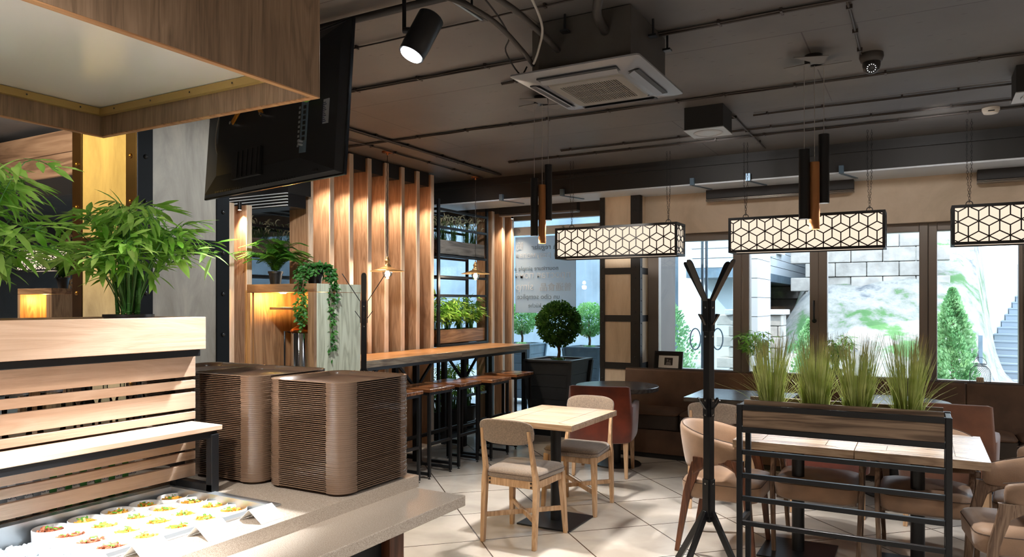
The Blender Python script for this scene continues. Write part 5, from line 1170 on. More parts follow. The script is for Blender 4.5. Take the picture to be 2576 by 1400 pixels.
# ------------------------------------------------------------------ cube pattern lanterns
def cube_lantern(lab, loc, grp, L=1.215, Hh=.30, Dp=.27, ctop=CZ, light=True):
    """loc = front-left-bottom corner"""
    t = thing('box_lantern', lab, 'pendant lamp', loc, 0, grp); fr = .022
    b = MB()
    for x in (0, L-fr):
        for y in (0, Dp-fr): b.box(x, x+fr, y, y+fr, 0, Hh)
    for z in (0, Hh-fr):
        for y in (0, Dp-fr): b.box(fr, L-fr, y, y+fr, z, z+fr)
        for x in (0, L-fr): b.box(x, x+fr, fr, Dp-fr, z, z+fr)
    b.build('frame', 'black_paint', t, local=True, bevel=.001)
    seg = cube_pattern(L-2*fr, Hh-2*fr, .131, ox=.02, oy=.0)
    for y in (.006, Dp-.006):
        b = MB()
        for a, c in seg:
            if math.dist(a, c) < .004: continue
            b.bar((a[0]+fr, y, a[1]+fr), (c[0]+fr, y, c[1]+fr), .0085, .0045, (0, 1, 0))
        b.build('lattice', 'black_paint', t, local=True)
    seg = cube_pattern(Dp-2*fr, Hh-2*fr, .118, ox=.0, oy=.0)
    for x in (.006, L-.006):
        b = MB()
        for a, c in seg:
            if math.dist(a, c) < .004: continue
            b.bar((x, a[0]+fr, a[1]+fr), (x, c[0]+fr, c[1]+fr), .0085, .0045, (1, 0, 0))
        b.build('end_lattice', 'black_paint', t, local=True)
    b = MB(); b.box(.014, L-.014, .014, Dp-.014, .012, Hh-.012); b.build('diffuser', LANT, t, local=True)
    for x in (.12, L-.12):
        b = MB(); b.tube([(x+.022*cos(2*pi*i/16), Dp/2, Hh+.018+.022*sin(2*pi*i/16)) for i in range(16)], .0035, 6, closed=True); b.build('ring', 'black_metal', t, local=True)
        for s in (0, 1):
            b = MB(); zt = ctop-loc[2]; z = Hh+.03; k = 0
            while z < zt-.02:
                hh = .026; w = .0055; ax = Vector((1, 0, 0)) if (k % 2) == s else Vector((0, 1, 0)); c = Vector((x+(s-.5)*.03*(1 if loc[0] > -2 or True else 0)*min(1, (z-Hh)/.3), Dp/2, z+hh/2-.003))
                b.tube([c+Vector((0, 0, hh/2)), c+ax*w+Vector((0, 0, hh/2-w)), c+ax*w-Vector((0, 0, hh/2-w)), c-Vector((0, 0, hh/2)), c-ax*w-Vector((0, 0, hh/2-w)), c-ax*w+Vector((0, 0, hh/2-w))], .0014, 4, closed=True); z += hh-.004; k += 1
            b.build('chain', 'black_metal', t, local=True)
    return t
l1 = cube_lantern('box lantern with black cube lattice, leftmost over the sofa beside the pier', (-3.131, 6.45, 1.965), 'box lanterns over the window seats')
copy_thing(l1, (-1.463, 6.45, 1.97), 0, 'box lantern with black cube lattice, middle one behind the second pendant trio', 'box lanterns over the window seats')
copy_thing(l1, (.198, 6.45, 1.972), 0, 'box lantern with black cube lattice, rightmost, cut by the photo edge', 'box lanterns over the window seats')
# ------------------------------------------------------------------ pendant trios
def pend(x, y, zt, zb, r, mat, t, nm, e):
    o = MB().cyl((x, y, zb), (x, y, zt), r, 28, caps=False); o.lathe([(0, zt), (r, zt)], (x, y, 0), 28); o.lathe([(r, zb), (r*.93, zb), (r*.9, zb+.02)], (x, y, 0), 28)
    c = o.build('cylinder_shade', mat, t, auto=40)
    MB().lathe([(0, zb+.006), (r*.9, zb+.008)], (x, y, 0), 20).build('lens', SPOTG2, c)
    MB().cyl((x, y, zt), (x, y, 2.89), .0022, 6).build('cable', 'cord', t)
    lamp('SPOT', 'pendant_beam', (x, y, zb-.003), e, (1, .96, .91), (x, y, 0), spot=100, blend=.55, size=.022)
def trio(cx, cyy, cyls, lab, e, rot):
    t = thing('pendant_trio', lab, 'pendant lamp', (cx, cyy, 2.0))
    for x, y, zt, zb, r, m, n in cyls: pend(x, y, zt, zb, r, m, t, n, e)
    # three overlapping slanted quadrilateral canopy plates
    for q in range(3):
        a = rot+q*2*pi/3; pts = [(cx+.03*cos(a+2), cyy+.03*sin(a+2)), (cx+.20*cos(a-.1), cyy+.20*sin(a-.1)), (cx+.16*cos(a+.95), cyy+.16*sin(a+.95)), (cx+.05*cos(a+1.9), cyy+.05*sin(a+1.9))]
        MB().poly([(x, y, 2.892+.002*q) for x, y in pts], .003).build('canopy_plate', 'ceiling_plate', t)
    MB().cyl((cx, cyy, 2.9), (cx, cyy, CZ), .05, 20).build('canopy_box', 'black_satin', t, auto=40)
trio(-2.28, 4.48, [(-2.31, 4.437, 2.386, 1.992, .0255, 'black_metal', 'a'), (-2.263, 4.463, 2.34, 1.94, .0255, 'copper_paint', 'b'), (-2.235, 4.50, 2.481, 2.101, .0255, 'black_metal', 'c')], 'trio of slim cylinder pendants, two black one copper, over the small oak table', 46, .3)
trio(-.54, 4.50, [(-.588, 4.484, 2.413, 2.014, .030, 'black_metal', 'a'), (-.535, 4.50, 2.338, 1.955, .028, 'copper_paint', 'b'), (-.49, 4.54, 2.5, 2.105, .030, 'black_metal', 'c')], 'trio of slim cylinder pendants, two black one copper, over the long grey oak tables', 34, .2)
# ------------------------------------------------------------------ brass pendant lamps above the bar
def brass_pendant(x, y, z, lab):
    t = thing('brass_pendant', lab, 'pendant lamp', (x, y, z), 0, 'brass pendants above the bar')
    b = MB(); b.lathe([(.16, 0), (.163, .003), (.12, .016), (.07, .03), (.05, .04), (.035, .045), (.03, .05)], (x, y, z), 40); b.lathe([(.16, 0), (.12, .013), (.07, .026), (.03, .045)], (x, y, z), 40); b.build('shade', 'brass', t, smooth=True)
    b = MB(); b.lathe([(.036, .044), (.036, .056), (.022, .062), (.022, .09), (.027, .094), (.027, .102), (.02, .108), (.012, .128), (.008, .14), (0, .141)], (x, y, z), 24); b.build('lamp_holder', 'brass', t, smooth=True)
    b = MB(); b.lathe([(.044, .02), (.046, .0), (.044, -.02), (.035, -.045), (.02, -.062), (0, -.068)], (x, y, z), 28); b.build('glass_dome', 'jar_glass', t, smooth=True)
    b = MB(); b.lathe([(.012, .02), (.014, .005), (.024, -.015), (.026, -.028), (.018, -.045), (0, -.052)], (x, y, z), 20); b.build('bulb', BULB, t, smooth=True)
    b = MB(); b.tube([(x+.002*cos(i*1.3), y+.002*sin(i*1.3), z+.14+(CZ-.03-z-.14)*i/60) for i in range(61)], .003, 6); b.build('twisted_cable', 'cord_dark', t)
    b = MB(); b.lathe([(0, -.034), (.008, -.032), (.012, -.014), (.05, -.012), (.052, 0), (0, 0)], (x, y, CZ), 28); b.build('ceiling_rose', 'copper', t, auto=40)
    lamp('POINT', 'bulb_light', (x, y, z-.09), 7, WARM, size=.03)
brass_pendant(-4.36, 5.40, 1.829, 'brass pendant lamp with glowing bulb above the near half of the bar')
brass_pendant(-4.373, 6.968, 1.862, 'brass pendant lamp with glowing bulb in front of the plant shelf')
# ------------------------------------------------------------------ air conditioning cassette
AX0, AX1, AY0, AY1, AZ = -1.828, -1.14, 3.231, 3.965, 2.66
t = thing('air_conditioner', 'ceiling cassette air conditioner with grey square grille and dark casing', 'air conditioner', ((AX0+AX1)/2, (AY0+AY1)/2, AZ))
b = MB(); e = .06; b.poly([(AX0+.14, AY0+e, AZ+.03), (AX1-e, AY0+e, AZ+.03), (AX1-e, AY1-.14, AZ+.03), (AX1-.14, AY1-e, AZ+.03), (AX0+e, AY1-e, AZ+.03), (AX0+e, AY0+.14, AZ+.03)], CZ-AZ-.033); b.build('casing', 'ac_casing', t, bevel=.004)
xm, ym = (AX0+AX1)/2, (AY0+AY1)/2; hx, hy = (AX1-AX0)/2, (AY1-AY0)/2
def sq(fx, fy, z, k=1): return rrect(xm-hx*fx, xm+hx*fx, ym-hy*fy, ym+hy*fy, .02*k, z, 3)
b = MB(); b.loops([sq(1, 1, AZ+.028), sq(1.0, 1.0, AZ+.02), sq(.93, .93, AZ+.010), sq(.64, .64, AZ-.006), sq(.60, .60, AZ-.008)], True, False); b.build('fascia', 'ac_fascia', t, auto=30)
b = MB()
for s in (-1, 1):
    b.box(xm-hx*.62, xm+hx*.62, *sorted((ym+s*hy*.70, ym+s*hy*.86)), AZ-.0035, AZ+.003); b.box(*sorted((xm+s*hx*.70, xm+s*hx*.86)), ym-hy*.62, ym+hy*.62, AZ-.0035, AZ+.003)
b.build('air_slot', 'ac_slot', t)
b = MB()
for s in (-1, 1):
    b.bar((xm-hx*.6, ym+s*hy*.76, AZ-.006), (xm+hx*.6, ym+s*hy*.76, AZ-.006), .045, .003, (0, -s*.5, 1)); b.bar((xm+s*hx*.76, ym-hy*.6, AZ-.006), (xm+s*hx*.76, ym+hy*.6, AZ-.006), .045, .003, (-s*.5, 0, 1))
b.build('louver', 'ac_fascia', t)
b = MB(); b.loops([sq(.60, .60, AZ-.004, 1.5), sq(.58, .58, AZ-.014, 1.5), sq(.45, .45, AZ-.014, .4), sq(.445, .445, AZ-.006, .4)], False, False); b.build('grille_frame', 'ac_grille_frame', t, auto=30)
b = MB(); b.box(xm-hx*.45, xm+hx*.45, ym-hy*.45, ym+hy*.45, AZ-.004, AZ-.002); b.build('grille_recess', 'ac_slot', t)
b = MB(); n = 24
for k in range(n): x = xm-hx*.44+hx*.88*(k+.5)/n; b.box(x-.0022, x+.0022, ym-hy*.445, ym+hy*.445, AZ-.013, AZ-.005)
for f in (-.15, .15): b.box(xm-hx*.44, xm+hx*.44, ym+hy*f-.0015, ym+hy*f+.0015, AZ-.0128, AZ-.006)
b.build('grille_bars', 'ac_grille_frame', t)
for x, y in ((AX1-.03, AY0+.3), (AX1-.03, AY1-.2), (AX0+.3, AY0+.03)): b = MB(); b.cyl((x, y, AZ+.2), (x, y, CZ), .006, 8); b.box(x-.02, x+.02, y-.02, y+.02, AZ+.2, AZ+.21); b.build('hanger_rod', 'rivet_dark', t)
# insulated hoses feeding the unit
t = thing('insulated_hoses', 'bundle of dark insulated hoses and cables curving into the air conditioner', 'hoses', (-1.9, 2.9, 2.8))
MB().tube(smooth_path([(-2.6, 2.2, 2.91), (-2.2, 2.42, 2.90), (-1.86, 2.62, 2.88), (-1.72, 2.85, 2.83), (-1.69, 3.1, 2.76), (-1.72, 3.29, 2.74)]), .012, 12).build('hose', 'duct_dark', t, smooth=True)
MB().tube(smooth_path([(-2.6, 2.15, 2.92), (-2.1, 2.38, 2.91), (-1.72, 2.55, 2.90), (-1.60, 2.80, 2.85), (-1.56, 3.05, 2.80), (-1.58, 3.29, 2.79)]), .014, 12).build('hose', 'duct_dark', t, smooth=True)
MB().tube(smooth_path([(-1.5, 2.4, 2.93), (-1.48, 2.7, 2.90), (-1.5, 2.95, 2.80), (-1.60, 3.12, 2.75), (-1.68, 3.22, 2.72)]), .006, 8).build('cable', 'cord', t, smooth=True)
MB().tube(smooth_path([(-1.7, 2.4, 2.93), (-1.66, 2.7, 2.86), (-1.70, 3.0, 2.80), (-1.80, 3.15, 2.78), (-1.79, 3.28, 2.70), (-1.76, 3.30, 2.74)]), .004, 8).build('cable', 'rubber', t, smooth=True)
MB().tube(smooth_path([(-1.15, 2.70, 2.915), (-1.22, 2.95, 2.89), (-1.30, 3.12, 2.86), (-1.33, 3.29, 2.84)]), .022, 12).build('drain_pipe', 'duct_dark', t, smooth=True)
# ------------------------------------------------------------------ black vent boxes
for (x0, x1, y0, y1, lab) in ((-1.506, -1.228, 5.25, 5.53, 'black square ceiling vent box with round diffuser right of the air conditioner'), (.492, .77, 5.27, 5.54, 'black square ceiling vent box cut by the right photo edge')):
    t = thing('vent_box', lab, 'vent', ((x0+x1)/2, (y0+y1)/2, 2.785), 0, 'black ceiling vent boxes'); xc, yc = (x0+x1)/2, (y0+y1)/2
    b = MB(); b.box(x0, x1, y0, y1, 2.788, CZ); b.build('vent_housing', 'black_paint', t, bevel=.002)
    b = MB(); b.box(x0-.003, x1+.003, y0-.003, y1+.003, 2.782, 2.7878); b.build('cover_plate', 'ac_white', t)
    b = MB(); b.lathe([(.105, 0), (.105, -.005), (.098, -.007), (.092, -.002)], (xc, yc, 2.782), 40); b.lathe([(.09, -.002), (.086, -.005), (.06, -.006), (0, -.004)], (xc, yc, 2.782), 40); b.build('round_diffuser', 'ac_white', t, smooth=True)
# ------------------------------------------------------------------ dome camera, smoke detector
x, y = -.249, 4.629
t = thing('dome_camera', 'dark grey dome security camera with a ring of pale LEDs on the ceiling', 'security camera', (x, y, CZ))
MB().lathe([(0, 0), (.062, 0), (.064, -.02), (.056, -.045), (.05, -.05), (0, -.05)], (x, y, CZ), 32).build('mount', 'duct_dark', t, auto=40)
MB().lathe([(.048, -.045), (.047, -.07), (.04, -.095), (.025, -.11), (0, -.115)], (x, y, CZ), 32).build('dome', 'black_satin', t, smooth=True)
M = Matrix.Translation((x, y, CZ-.075)) @ (Vector((0, 0, CAMZ))-Vector((x, y, CZ-.075))+Vector((.0, .3, -.7))).normalized().to_track_quat('Z', 'Y').to_matrix().to_4x4()
MB().lathe([(.030, .03), (.028, .042), (.012, .042), (0, .04)], (0, 0, 0), 24, M).build('lens_ring', 'black_paint', t)
b = MB()
for k in range(12): b.lathe([(0, .0445), (.0022, .0435), (.0022, .042)], (0, 0, 0), 8, M @ Matrix.Translation((.022*cos(k*pi/6), .022*sin(k*pi/6), 0)))
b.build('led_ring', LEDG, t)
for (x, y, lab) in ((.439, 6.34, 'round cream smoke detector on the ceiling in front of the dark beam'), (-5.35, 5.35, 'round smoke detector seen through the gap above the fern cabinet')):
    z = CZ if x > 0 else 2.45
    t = thing('smoke_detector', lab, 'smoke detector', (x, y, z), 0, 'smoke detectors')
    MB().lathe([(0, 0), (.056, 0), (.056, -.018), (.052, -.02), (.052, -.026), (.045, -.04), (.02, -.046), (0, -.047)], (x, y, z), 32).build('detector_body', 'detector', t, auto=35)
    MB().box(x-.02, x+.02, y-.055, y-.048, z-.032, z-.026).build('detector_slot', 'black_paint', t)
    if z < CZ: MB().cyl((x, y, z), (x, y, CZ), .012, 10).build('drop_rod', 'black_paint', t)
# ------------------------------------------------------------------ track light
t = thing('lighting_track', 'short end of black ceiling lighting track above the spotlight', 'lighting track', (-1.84, 1.9, 2.9))
MB().bar((-1.84, .9, 2.905), (-1.84, 3.02, 2.905), .036, .03, (0, 0, 1)).build('track_rail', 'black_metal', t, bevel=.002)
MB().box(-1.846, -1.834, .9, 2.99, 2.886, 2.8905).build('track_slot', 'port_metal', t)
b = MB(); b.cyl((-1.84, 1.9, 2.92), (-1.84, 1.9, CZ), .006, 8); b.cyl((-1.84, 2.9, 2.92), (-1.84, 2.9, CZ), .006, 8); b.build('track_hanger', 'rivet_dark', t)
P = Vector((-1.84, 2.5, 2.652)); ax = Vector((-.30, -.42, -1.0)).normalized()
hd = thing('track_spotlight', 'large black cylinder spotlight shining down at the buffet', 'spotlight', tuple(P))
A = P-ax*.105; B = P+ax*.092
b = MB(); b.tube([A, A+ax*.006, B-ax*.034, B-ax*.031, B], [.050, .057, .057, .0555, .0555], 40); b.build('housing', 'black_metal', hd, auto=40)
b = MB(); b.tube([B+ax*.0002, B+ax*.007], [.048, .044], 32); b.build('lens', SPOTG, hd, auto=40)
b = MB(); b.bar(P+Vector((-.072, -.02, .03)), (P.x-.072, P.y-.02, 2.87), .018, .007); b.cyl(P+Vector((-.076, -.02, .035)), P+Vector((-.04, -.01, .03)), .014, 12); b.box(P.x-.085, P.x+.03, P.y-.08, P.y+.06, 2.862, 2.887); b.build('bracket', 'black_metal', hd)
for o in bpy.data.objects:
    if o.name == 'track_beam_buffet': o.location = B+ax*.02; o.rotation_euler = (Vector((-2.05, 1.32, .87))-o.location).to_track_quat('-Z', 'Y').to_euler()
# ------------------------------------------------------------------ ceiling cables
def cable_run(y0, x0, x1, label, n=2, z=CZ, clips=.42, r=.0048, wob=.004, axis='x'):
    R = random.Random(int(abs(y0)*1000+abs(x0)*10)); t = thing('cable_run', label, 'cable', ((x0+x1)/2, y0, z) if axis == 'x' else (y0, (x0+x1)/2, z), 0, 'ceiling cables')
    def pt(a, o, dz): return (a, y0+o, z-dz) if axis == 'x' else (y0+o, a, z-dz)
    b = MB()
    for k in range(n):
        P = []; m = max(3, int((x1-x0)/.2))
        for i in range(m+1): P.append(pt(x0+(x1-x0)*i/m, (k-(n-1)/2)*r*2.1+R.uniform(-wob, wob), r+.003+R.uniform(0, wob)+(k % 2)*r))
        b.tube(smooth_path(P, 2), r, 6)
    b.build('cable', 'cable_dark', t, smooth=True)
    b = MB(); a = x0+.1
    while a < x1:
        q = pt(a, 0, 0); w = n*r*1.3+.006; b.box(q[0]-(.006 if axis == 'x' else w), q[0]+(.006 if axis == 'x' else w), q[1]-(w if axis == 'x' else .006), q[1]+(w if axis == 'x' else .006), z-.02, z); a += clips*R.uniform(.7, 1.3)
    b.build('cable_clip', 'cable_dark', t)
cable_run(3.10, -6, 1.5, 'thin cable run on the ceiling nearest the viewer, over the spotlight', 1)
cable_run(3.72, -6, 4.8, 'double cable run on the ceiling level with the air conditioner', 3, r=.006)
cable_run(4.06, -2.35, -1.75, 'short looped cable end on the ceiling left of the air conditioner', 2)
cable_run(5.02, -6, 4.8, 'cable run crossing the ceiling behind the air conditioner', 3, r=.005)
cable_run(5.66, -1.1, 4.8, 'thin cable run on the ceiling behind the second pendant trio', 2, r=.004)
cable_run(6.10, -2.9, 4.8, 'cable run on the ceiling between pendant trio and dark beam', 2, r=.005)
cable_run(6.36, -3.6, 4.8, 'cable run on the ceiling closest to the dark beam', 3, r=.005)
cable_run(-4.02, 3.4, 6.9, 'thick cable bundle on the ceiling along the oak fins', 4, r=.007, axis='y')
cable_run(-4.30, 3.4, 7.0, 'thin cable bundle between oak fins and thick bundle', 2, r=.005, axis='y')
cable_run(-1.24, 5.56, 6.9, 'short grey cable leaving the vent box towards the beam', 2, r=.005, axis='y')
cable_run(-.30, 3.72, 4.57, 'grey cable feeding the dome camera', 1, r=.006, axis='y')
t = thing('conduit_pipe', 'dark conduit pipe along the ceiling between television and spotlight', 'pipe', (-3, 2.6, 2.9)); MB().tube([(-6, 2.75, 2.92), (-1.75, 2.75, 2.92)], .018, 12).build('pipe', 'duct_dark', t, smooth=True)
# fixings under the beam
for k, (x, lab) in enumerate([(-4.1, 'left of the first pendant trio'), (-3.35, 'above the leftmost box lantern'), (-1.95, 'left of the blind casing'), (-1.42, 'in the middle of the blind casing'), (-.62, 'right of the second pendant trio')]):
    t = thing('strut_bracket', 'small galvanised bracket under the dark beam, '+lab, 'bracket', (x, 7.3, 2.68), 0, 'brackets under the beam')
    b = MB(); b.bar((x, 7.09, 2.683), (x+.10, 7.42, 2.683), .022, .012, (0, 0, 1)); b.box(x-.02, x+.02, 7.06, 7.098, 2.68, 2.75); b.build('strut', 'port_metal', t)
for (x0, x1, y, z, lab) in ((-4.5, -3.46, 7.75, 2.62, 'black roller blind casing above the entrance glass'), (-1.92, -.55, 7.52, 2.60, 'black roller blind casing on the beige wall above the windows'), (.42, 2.0, 7.52, 2.60, 'black roller blind casing at the right photo edge')):
    t = thing('blind_casing', lab, 'blind', ((x0+x1)/2, y, z), 0, 'roller blind casings')
    MB().box(x0, x1, y-.045, y+.045, z-.005, z+.085).build('casing', 'blind', t, bevel=.004)
    if y > 7.6:
        for xx in (x0+.1, x1-.1): MB().box(xx-.012, xx+.012, y-.004, y+.004, z+.085, CZ).build('hanger_strap', 'black_metal', t)
    b = MB(); 
    for k in range(3): b.box(x0, x1, y-.055, y+.05, z-.030+k*.008, z-.026+k*.008)
    b.build('blind_slats', 'alu_bronze', t)
# ------------------------------------------------------------------ left part of the room behind the column
t = thing('niche_cabinet', 'second oak cabinet with amber niche and paper stack, far left behind the column', 'cabinet', (-8.76, 4.9, 0))
x0, x1, y0, y1, cz2 = -9.05, -8.36, 4.55, 5.1, 1.70
MB().box(x0, x1, y0, y1, cz2-.065, cz2).build('top_panel', 'oak_cabinet_x', t, bevel=.002)
b = MB(); b.box(x0, x0+.05, y0, y1, 0, cz2-.067); b.box(x1-.1, x1, y0, y1, 0, cz2-.067); b.build('side_panel', 'oak_cabinet', t)
MB().box(x0+.05, x1-.1, y1-.03, y1, 0, cz2-.067).build('back_panel', 'oak_cabinet', t); MB().box(x0+.05, x1-.1, y0+.01, y1-.03, 1.1, 1.14).build('niche_shelf', 'oak_cabinet_x', t)
lamp('POINT', 'niche_light', (x0+.22, y0+.2, cz2-.13), 7, (1, .6, .17), size=.03)
for k in range(30): 
    z = 1.141+k*.0062
    b = MB(); b.box(-.11, .11, -.1, .1, 0, .0056); o = b.build('paper_napkin_pack', 'paper'); o.location = (-8.62+random.uniform(-.004, .004), 4.75+random.uniform(-.004, .004), z)
    props(o, ('topmost' if k == 29 else 'lowest' if k == 0 else (ORD(30-k)+' from the top' if k > 14 else ORD(k+1)+' from the bottom'))+', cream paper sheet stacked inside the far left amber niche', 'paper', 'cream paper stack')
    if k == 0: o0 = o
    else: me_old = o.data; o.data = o0.data; bpy.data.meshes.remove(me_old)
fern('bushy fern in black pot on the far left cabinet behind the column', (-8.55, 4.78, cz2+.001), 1.05, 14)
for k, (x, y, lab) in enumerate([(-10.0, 5.0, 'box lantern glimpsed at the far left edge behind the bamboo leaves'), (-8.6, 5.55, 'box lantern glimpsed behind the far left fern')]):
    copy_thing(l1, (x, y, 1.93), 0, lab, 'box lanterns in the far left room')
# hexagon screen
t = thing('cutout_screen', 'plywood screen with cube shaped cutouts at the far left', 'screen', (-9.9, 5.9, 0)); b = MB()
for a, c in cube_pattern(1.6, 2.3, .2):
    if math.dist(a, c) > .01: b.bar((-10.6+a[0], 5.9, .2+a[1]), (-10.6+c[0], 5.9, .2+c[1]), .03, .012, (0, 1, 0))
R = random.Random(2)
for k in range(60): x = -10.6+R.uniform(0, 1.5); z = .2+R.uniform(0, 2.2); b.poly([(x, 5.897, z), (x+.1, 5.897, z+.0577), (x+.1, 5.897, z+.1732), (x, 5.897, z+.1155)], .008, (0, 1, 0))
b.build('lattice_panel', 'hex_plywood', t); b = MB(); b.box(-10.64, -10.6, 5.88, 5.92, 0, 2.6); b.box(-9.0, -8.96, 5.88, 5.92, 0, 2.6); b.box(-10.64, -8.96, 5.88, 5.92, 2.5, 2.6); b.build('screen_frame', 'black_metal', t)
# oak clad bulkhead under the ceiling
t = thing('oak_bulkhead', 'brown oak plank bulkhead hanging behind the canopy at the upper left', 'bulkhead', (-6.5, 3.3, 2.5))
for k in range(2): b = MB(); b.box(-8.5, -4.75, 3.30, 3.33, 2.54+k*.18, 2.715+k*.18); b.build('plank', 'soffit_oak', t, bevel=.002)
b = MB(); b.box(-8.5, -4.75, 3.335, 3.9, 2.54, 2.90); b.build('bulkhead_core', 'black_paint', t)
# second plant shelf seen through the opening above the fern cabinet
plant_shelf(-6.30, 5.45, 6.5, 'second steel plant shelf glimpsed through the opening above the fern', 1)
R = random.Random(50)
for k in range(4):
    t = thing('potted_grass', 'feathery grass clump behind the fern cabinet opening, %s from the left' % ordw[k], 'plant', (-6.46, 5.6+k*.25, 2.10), 0, 'grasses behind the opening')
    st = MB(); pl = MB()
    for q in range(5): grass_clump(R, st, R.uniform(-.08, .08), R.uniform(-.11, .11), .0, .33, .12, 20, pl, .006)
    st.build('blades', 'grass_shelf', t, local=True); pl.build('plumes', 'plume', t, local=True, smooth=True)
b = MB(); b.box(-6.9, -6.86, 5.2, 5.8, 0, 2.6); b.build('panel_screen', 'blue_door'); props(bpy.data.objects['panel_screen'], 'blue grey panel standing behind the opening above the fern', 'panel')
# ------------------------------------------------------------------ outside
b = MB(); b.box(-30, 25, 9.2, 60, -.35, -.1); struct(b.build('ground_paving', 'paving'))
b = MB(); n = 60; m = 44; R = random.Random(4)
from mathutils import noise
vs = []
for j in range(m+1):
    for i in range(n+1):
        x = -8+i*.3; y = 12.9+j*.5; e = max(0, (y-13.2)*.56); e = min(e, 11)
        lim = .047*y+.1
        if x > lim: e *= max(0, 1-(x-lim)*2.2)
        if x < -2.1: e *= max(.0, 1-(-2.1-x)*.9)
        z = e+.22*noise.noise(Vector((x*.6, y*.6, 1)))+.10*noise.noise(Vector((x*2.2, y*2.2, 3)))+.05*noise.noise(Vector((x*6, y*6, 5)))-.12; vs.append((x, y, z))
b.add(vs, [(j*(n+1)+i, j*(n+1)+i+1, (j+1)*(n+1)+i+1, (j+1)*(n+1)+i) for j in range(m) for i in range(n)])
o = b.build('ground_hillside', 'hillside', smooth=True); struct(o)
# neighbouring building: side wall with lap siding runs away from the viewer
t = thing('siding_building', 'white lap-sided building overhanging outside the second window, with raised sign', 'building', (-5, 17, 0))
b = MB(); b.box(-3.85, -3.03, 14.0, 27, 2.2, 6.5); b.build('upper_wall', 'siding', t)
for k in range(15): z = 2.2+k*.185; b = MB(); b.box(-3.9, -2.99, 13.96, 27.0, z+.012, z+.183); b.build('siding_board', 'siding', t)
b = MB(); b.box(-3.95, -2.95, 13.9, 27, 2.02, 2.2); b.build('soffit', 'planter_blue', t)
b = MB(); b.box(-3.9, -3.3, 14.9, 18.4, .0, 2.02); b.build('lower_wall', 'siding', t)
b = MB(); b.box(-4.6, -3.9, 18.4, 27, 0, 2.02); b.build('dark_recess', 'out_dark', t)
b = MB(); R = random.Random(12)
for r_ in range(5):
    for q in range(5): y = 21.6+q*.9+(.4 if r_ % 2 else 0); b.box(-4, -3.0+R.uniform(-.03, .03), y+.01, y+.88, .3+r_*.34+.01, .3+(r_+1)*.34)
b.build('block_pillar', 'block_out', t, bevel=.02)
b = MB()
for (y, z, w, h) in ((16.0, 2.75, .5, .5), (16.7, 2.6, .25, .75), (17.1, 2.95, .6, .2), (17.2, 2.6, .22, .4), (18.1, 2.7, .7, .2), (18.1, 3.0, .25, .4)): b.box(-2.985, -2.9, y, y+w, z, z+h)
b.build('raised_sign', 'white_gloss', t)
t = thing('block_wall', 'pale split-face block retaining wall outside the second window', 'wall', (-3, 12.6, 0)); R = random.Random(9)
for r_ in range(8):
    b = MB(); x = -2.85-(.2 if r_ % 2 else 0)
    while x < -2.02:
        w = .40; b.box(x+.004, min(x+w, -2.0)-.004, 12.55+R.uniform(-.015, .015), 13.1, -.1+r_*.18+.004, -.1+(r_+1)*.18-.004); x += w
    b.build('block_course', 'block_out', t, bevel=.012)
MB().box(-2.9, -1.96, 12.5, 13.2, 1.345, 1.43).build('coping', 'concrete_out', t, bevel=.01)
t = thing('block_wall', 'pale block wall on the slope outside the third window', 'wall', (-1.4, 17, 2)); R = random.Random(19)
for r_ in range(5):
    b = MB(); x = -2.2-(.3 if r_ % 2 else 0)
    while x < .1: b.box(x+.006, x+.594, 16.9+R.uniform(-.03, .03), 17.3, 1.5+r_*.3, 1.5+(r_+1)*.3-.012); x += .6
    b.build('block_course', 'block_out', t, bevel=.015)
# stairs
t = thing('concrete_stairs', 'pale concrete outdoor stairs rising outside the fourth window', 'stairs', (1.3, 19.6, 0), 0)
Ms = Matrix.Translation((1.02, 19.4, -.1)) @ Matrix.Rotation(radians(-19), 4, 'Z')
for k in range(20): b = MB(); b.box(0, 2.2, k*.30, 6.2, k*.152, (k+1)*.152, Ms); b.box(-.0, 2.2, k*.30-.02, k*.30+.04, (k+1)*.152-.03, (k+1)*.152+.004, Ms); b.build('step', 'step_out_shaded', t)  # blue-grey of the steps carries the outdoor shade
b = MB(); b.poly([Ms @ Vector(p) for p in ((-.16, -.6, 0), (-.16, 6.2, 0), (-.16, 6.2, 3.7), (-.16, -.6, .32))], .14, tuple(Ms.to_3x3() @ Vector((1, 0, 0)))); b.build('side_wall', 'siding', t)
t = thing('concrete_post', 'slim pale concrete post on the slope left of the outdoor stairs', 'post', (.93, 15.2, 0)); MB().box(.87, .92, 15.0, 15.3, 0, .98).build('post_body', 'planter_blue', t)
# conifers and shrubs outside
def conifer(lab, x, y, h, r, seed, z0=0, n=2400, s=.06):
    R = random.Random(seed); t = thing('arborvitae', lab, 'shrub', (x, y, z0))
    MB().cyl((0, 0, -.05), (0, 0, h*.8), .03, 8, .01).build('trunk', 'bark', t, local=True); lf = MB()
    for k in range(n):
        f = R.random(); a = R.uniform(0, 2*pi); rr = r*(1-f**2.8)*R.uniform(.6, 1.05)*(.85+.25*sin(a*5+f*14)); p = Vector((rr*cos(a), rr*sin(a), f*h)); lf.leaf(p, Vector((cos(a), sin(a), 1.2))+rv(.6), rv(1), s, s*.6, .1)
    lf.build('foliage', 'leaf_out', t, local=True)
conifer('small columnar conifer outside the fourth window left of the stairs', .40, 12.6, 1.74, .31, 1, n=6500)
conifer('low rounded shrub outside between second and third window', -1.55, 12.4, 1.25, .26, 2)
conifer('leafy shrub outside the first window behind the glass door', -4.0, 13.0, 1.6, .5, 3, n=2600)
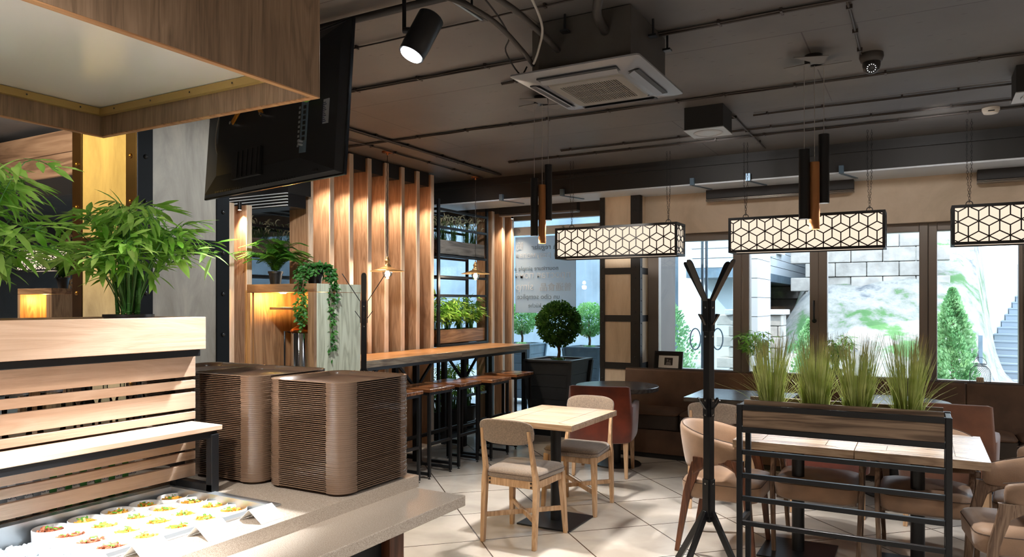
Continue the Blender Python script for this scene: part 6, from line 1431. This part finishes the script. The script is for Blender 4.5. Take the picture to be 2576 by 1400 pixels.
# glass vestibule door outside the first window
t = thing('glass_door', 'outdoor glass entrance door with ring handle seen through the first window', 'door', (-2.7, 9.7, 0))
for (x0, y0_, x1, y1_) in ((-3.0, 9.55, -2.55, 9.75), (-2.5, 9.77, -2.1, 9.97)):
    b = MB(); b.bar((x0, y0_, 0), (x0, y0_, 2.5), .03); b.bar((x1, y1_, 0), (x1, y1_, 2.5), .03); b.bar((x0, y0_, 2.5), (x1, y1_, 2.5), .03); b.bar((x0, y0_, .03), (x1, y1_, .03), .04); b.build('door_frame', 'port_metal', t)
    MB().poly([(x0, y0_, .05), (x1, y1_, .05), (x1, y1_, 2.48), (x0, y0_, 2.48)], .008, (0, 1, 0)).build('door_pane', 'pane_tint', t)
for cx_, cy_ in ((-2.62, 9.66), (-2.36, 9.80)):
    b = MB(); b.tube([(cx_+.06*cos(2*pi*i/28), cy_+.035*cos(2*pi*i/28), 1.06+.14*sin(2*pi*i/28)) for i in range(28)], .009, 8, closed=True); b.build('ring_handle', 'planter_blue', t, smooth=True)
for k, (z0_, z1_) in enumerate(((1.28, 1.40), (1.42, 1.5), (1.52, 1.60))): MB().box(-2.50, -2.40, 9.70, 9.705, z0_, z1_).build('notice_sheet', 'card', t)
MB().box(-2.485, -2.43, 9.695, 9.699, 1.43, 1.49).build('notice_print', 'navy', t); MB().box(-2.49, -2.45, 9.695, 9.699, 1.34, 1.39).build('notice_print', 'navy', t)
t = thing('siding_wall', 'white lap-sided wall edge outside, right of the glass door', 'wall', (-2.0, 10.8, 0))
for k in range(11): MB().box(-2.32, -2.0, 10.6, 11.6, .0+k*.27, .262+k*.27).build('siding_board', 'siding', t)
MB().box(-2.29, -2.01, 10.62, 11.5, 0, 3.0).build('wall_core', 'out_dark', t)
# grey concrete mass and road behind the entrance glass
t = thing('concrete_wall', 'long blue grey rendered wall across the street outside the entrance glass', 'wall', (-9, 13.5, 0)); MB().box(-20, -4.6, 15.3, 15.6, -.1, 4.6).build('wall_slab', 'street_wall', t)
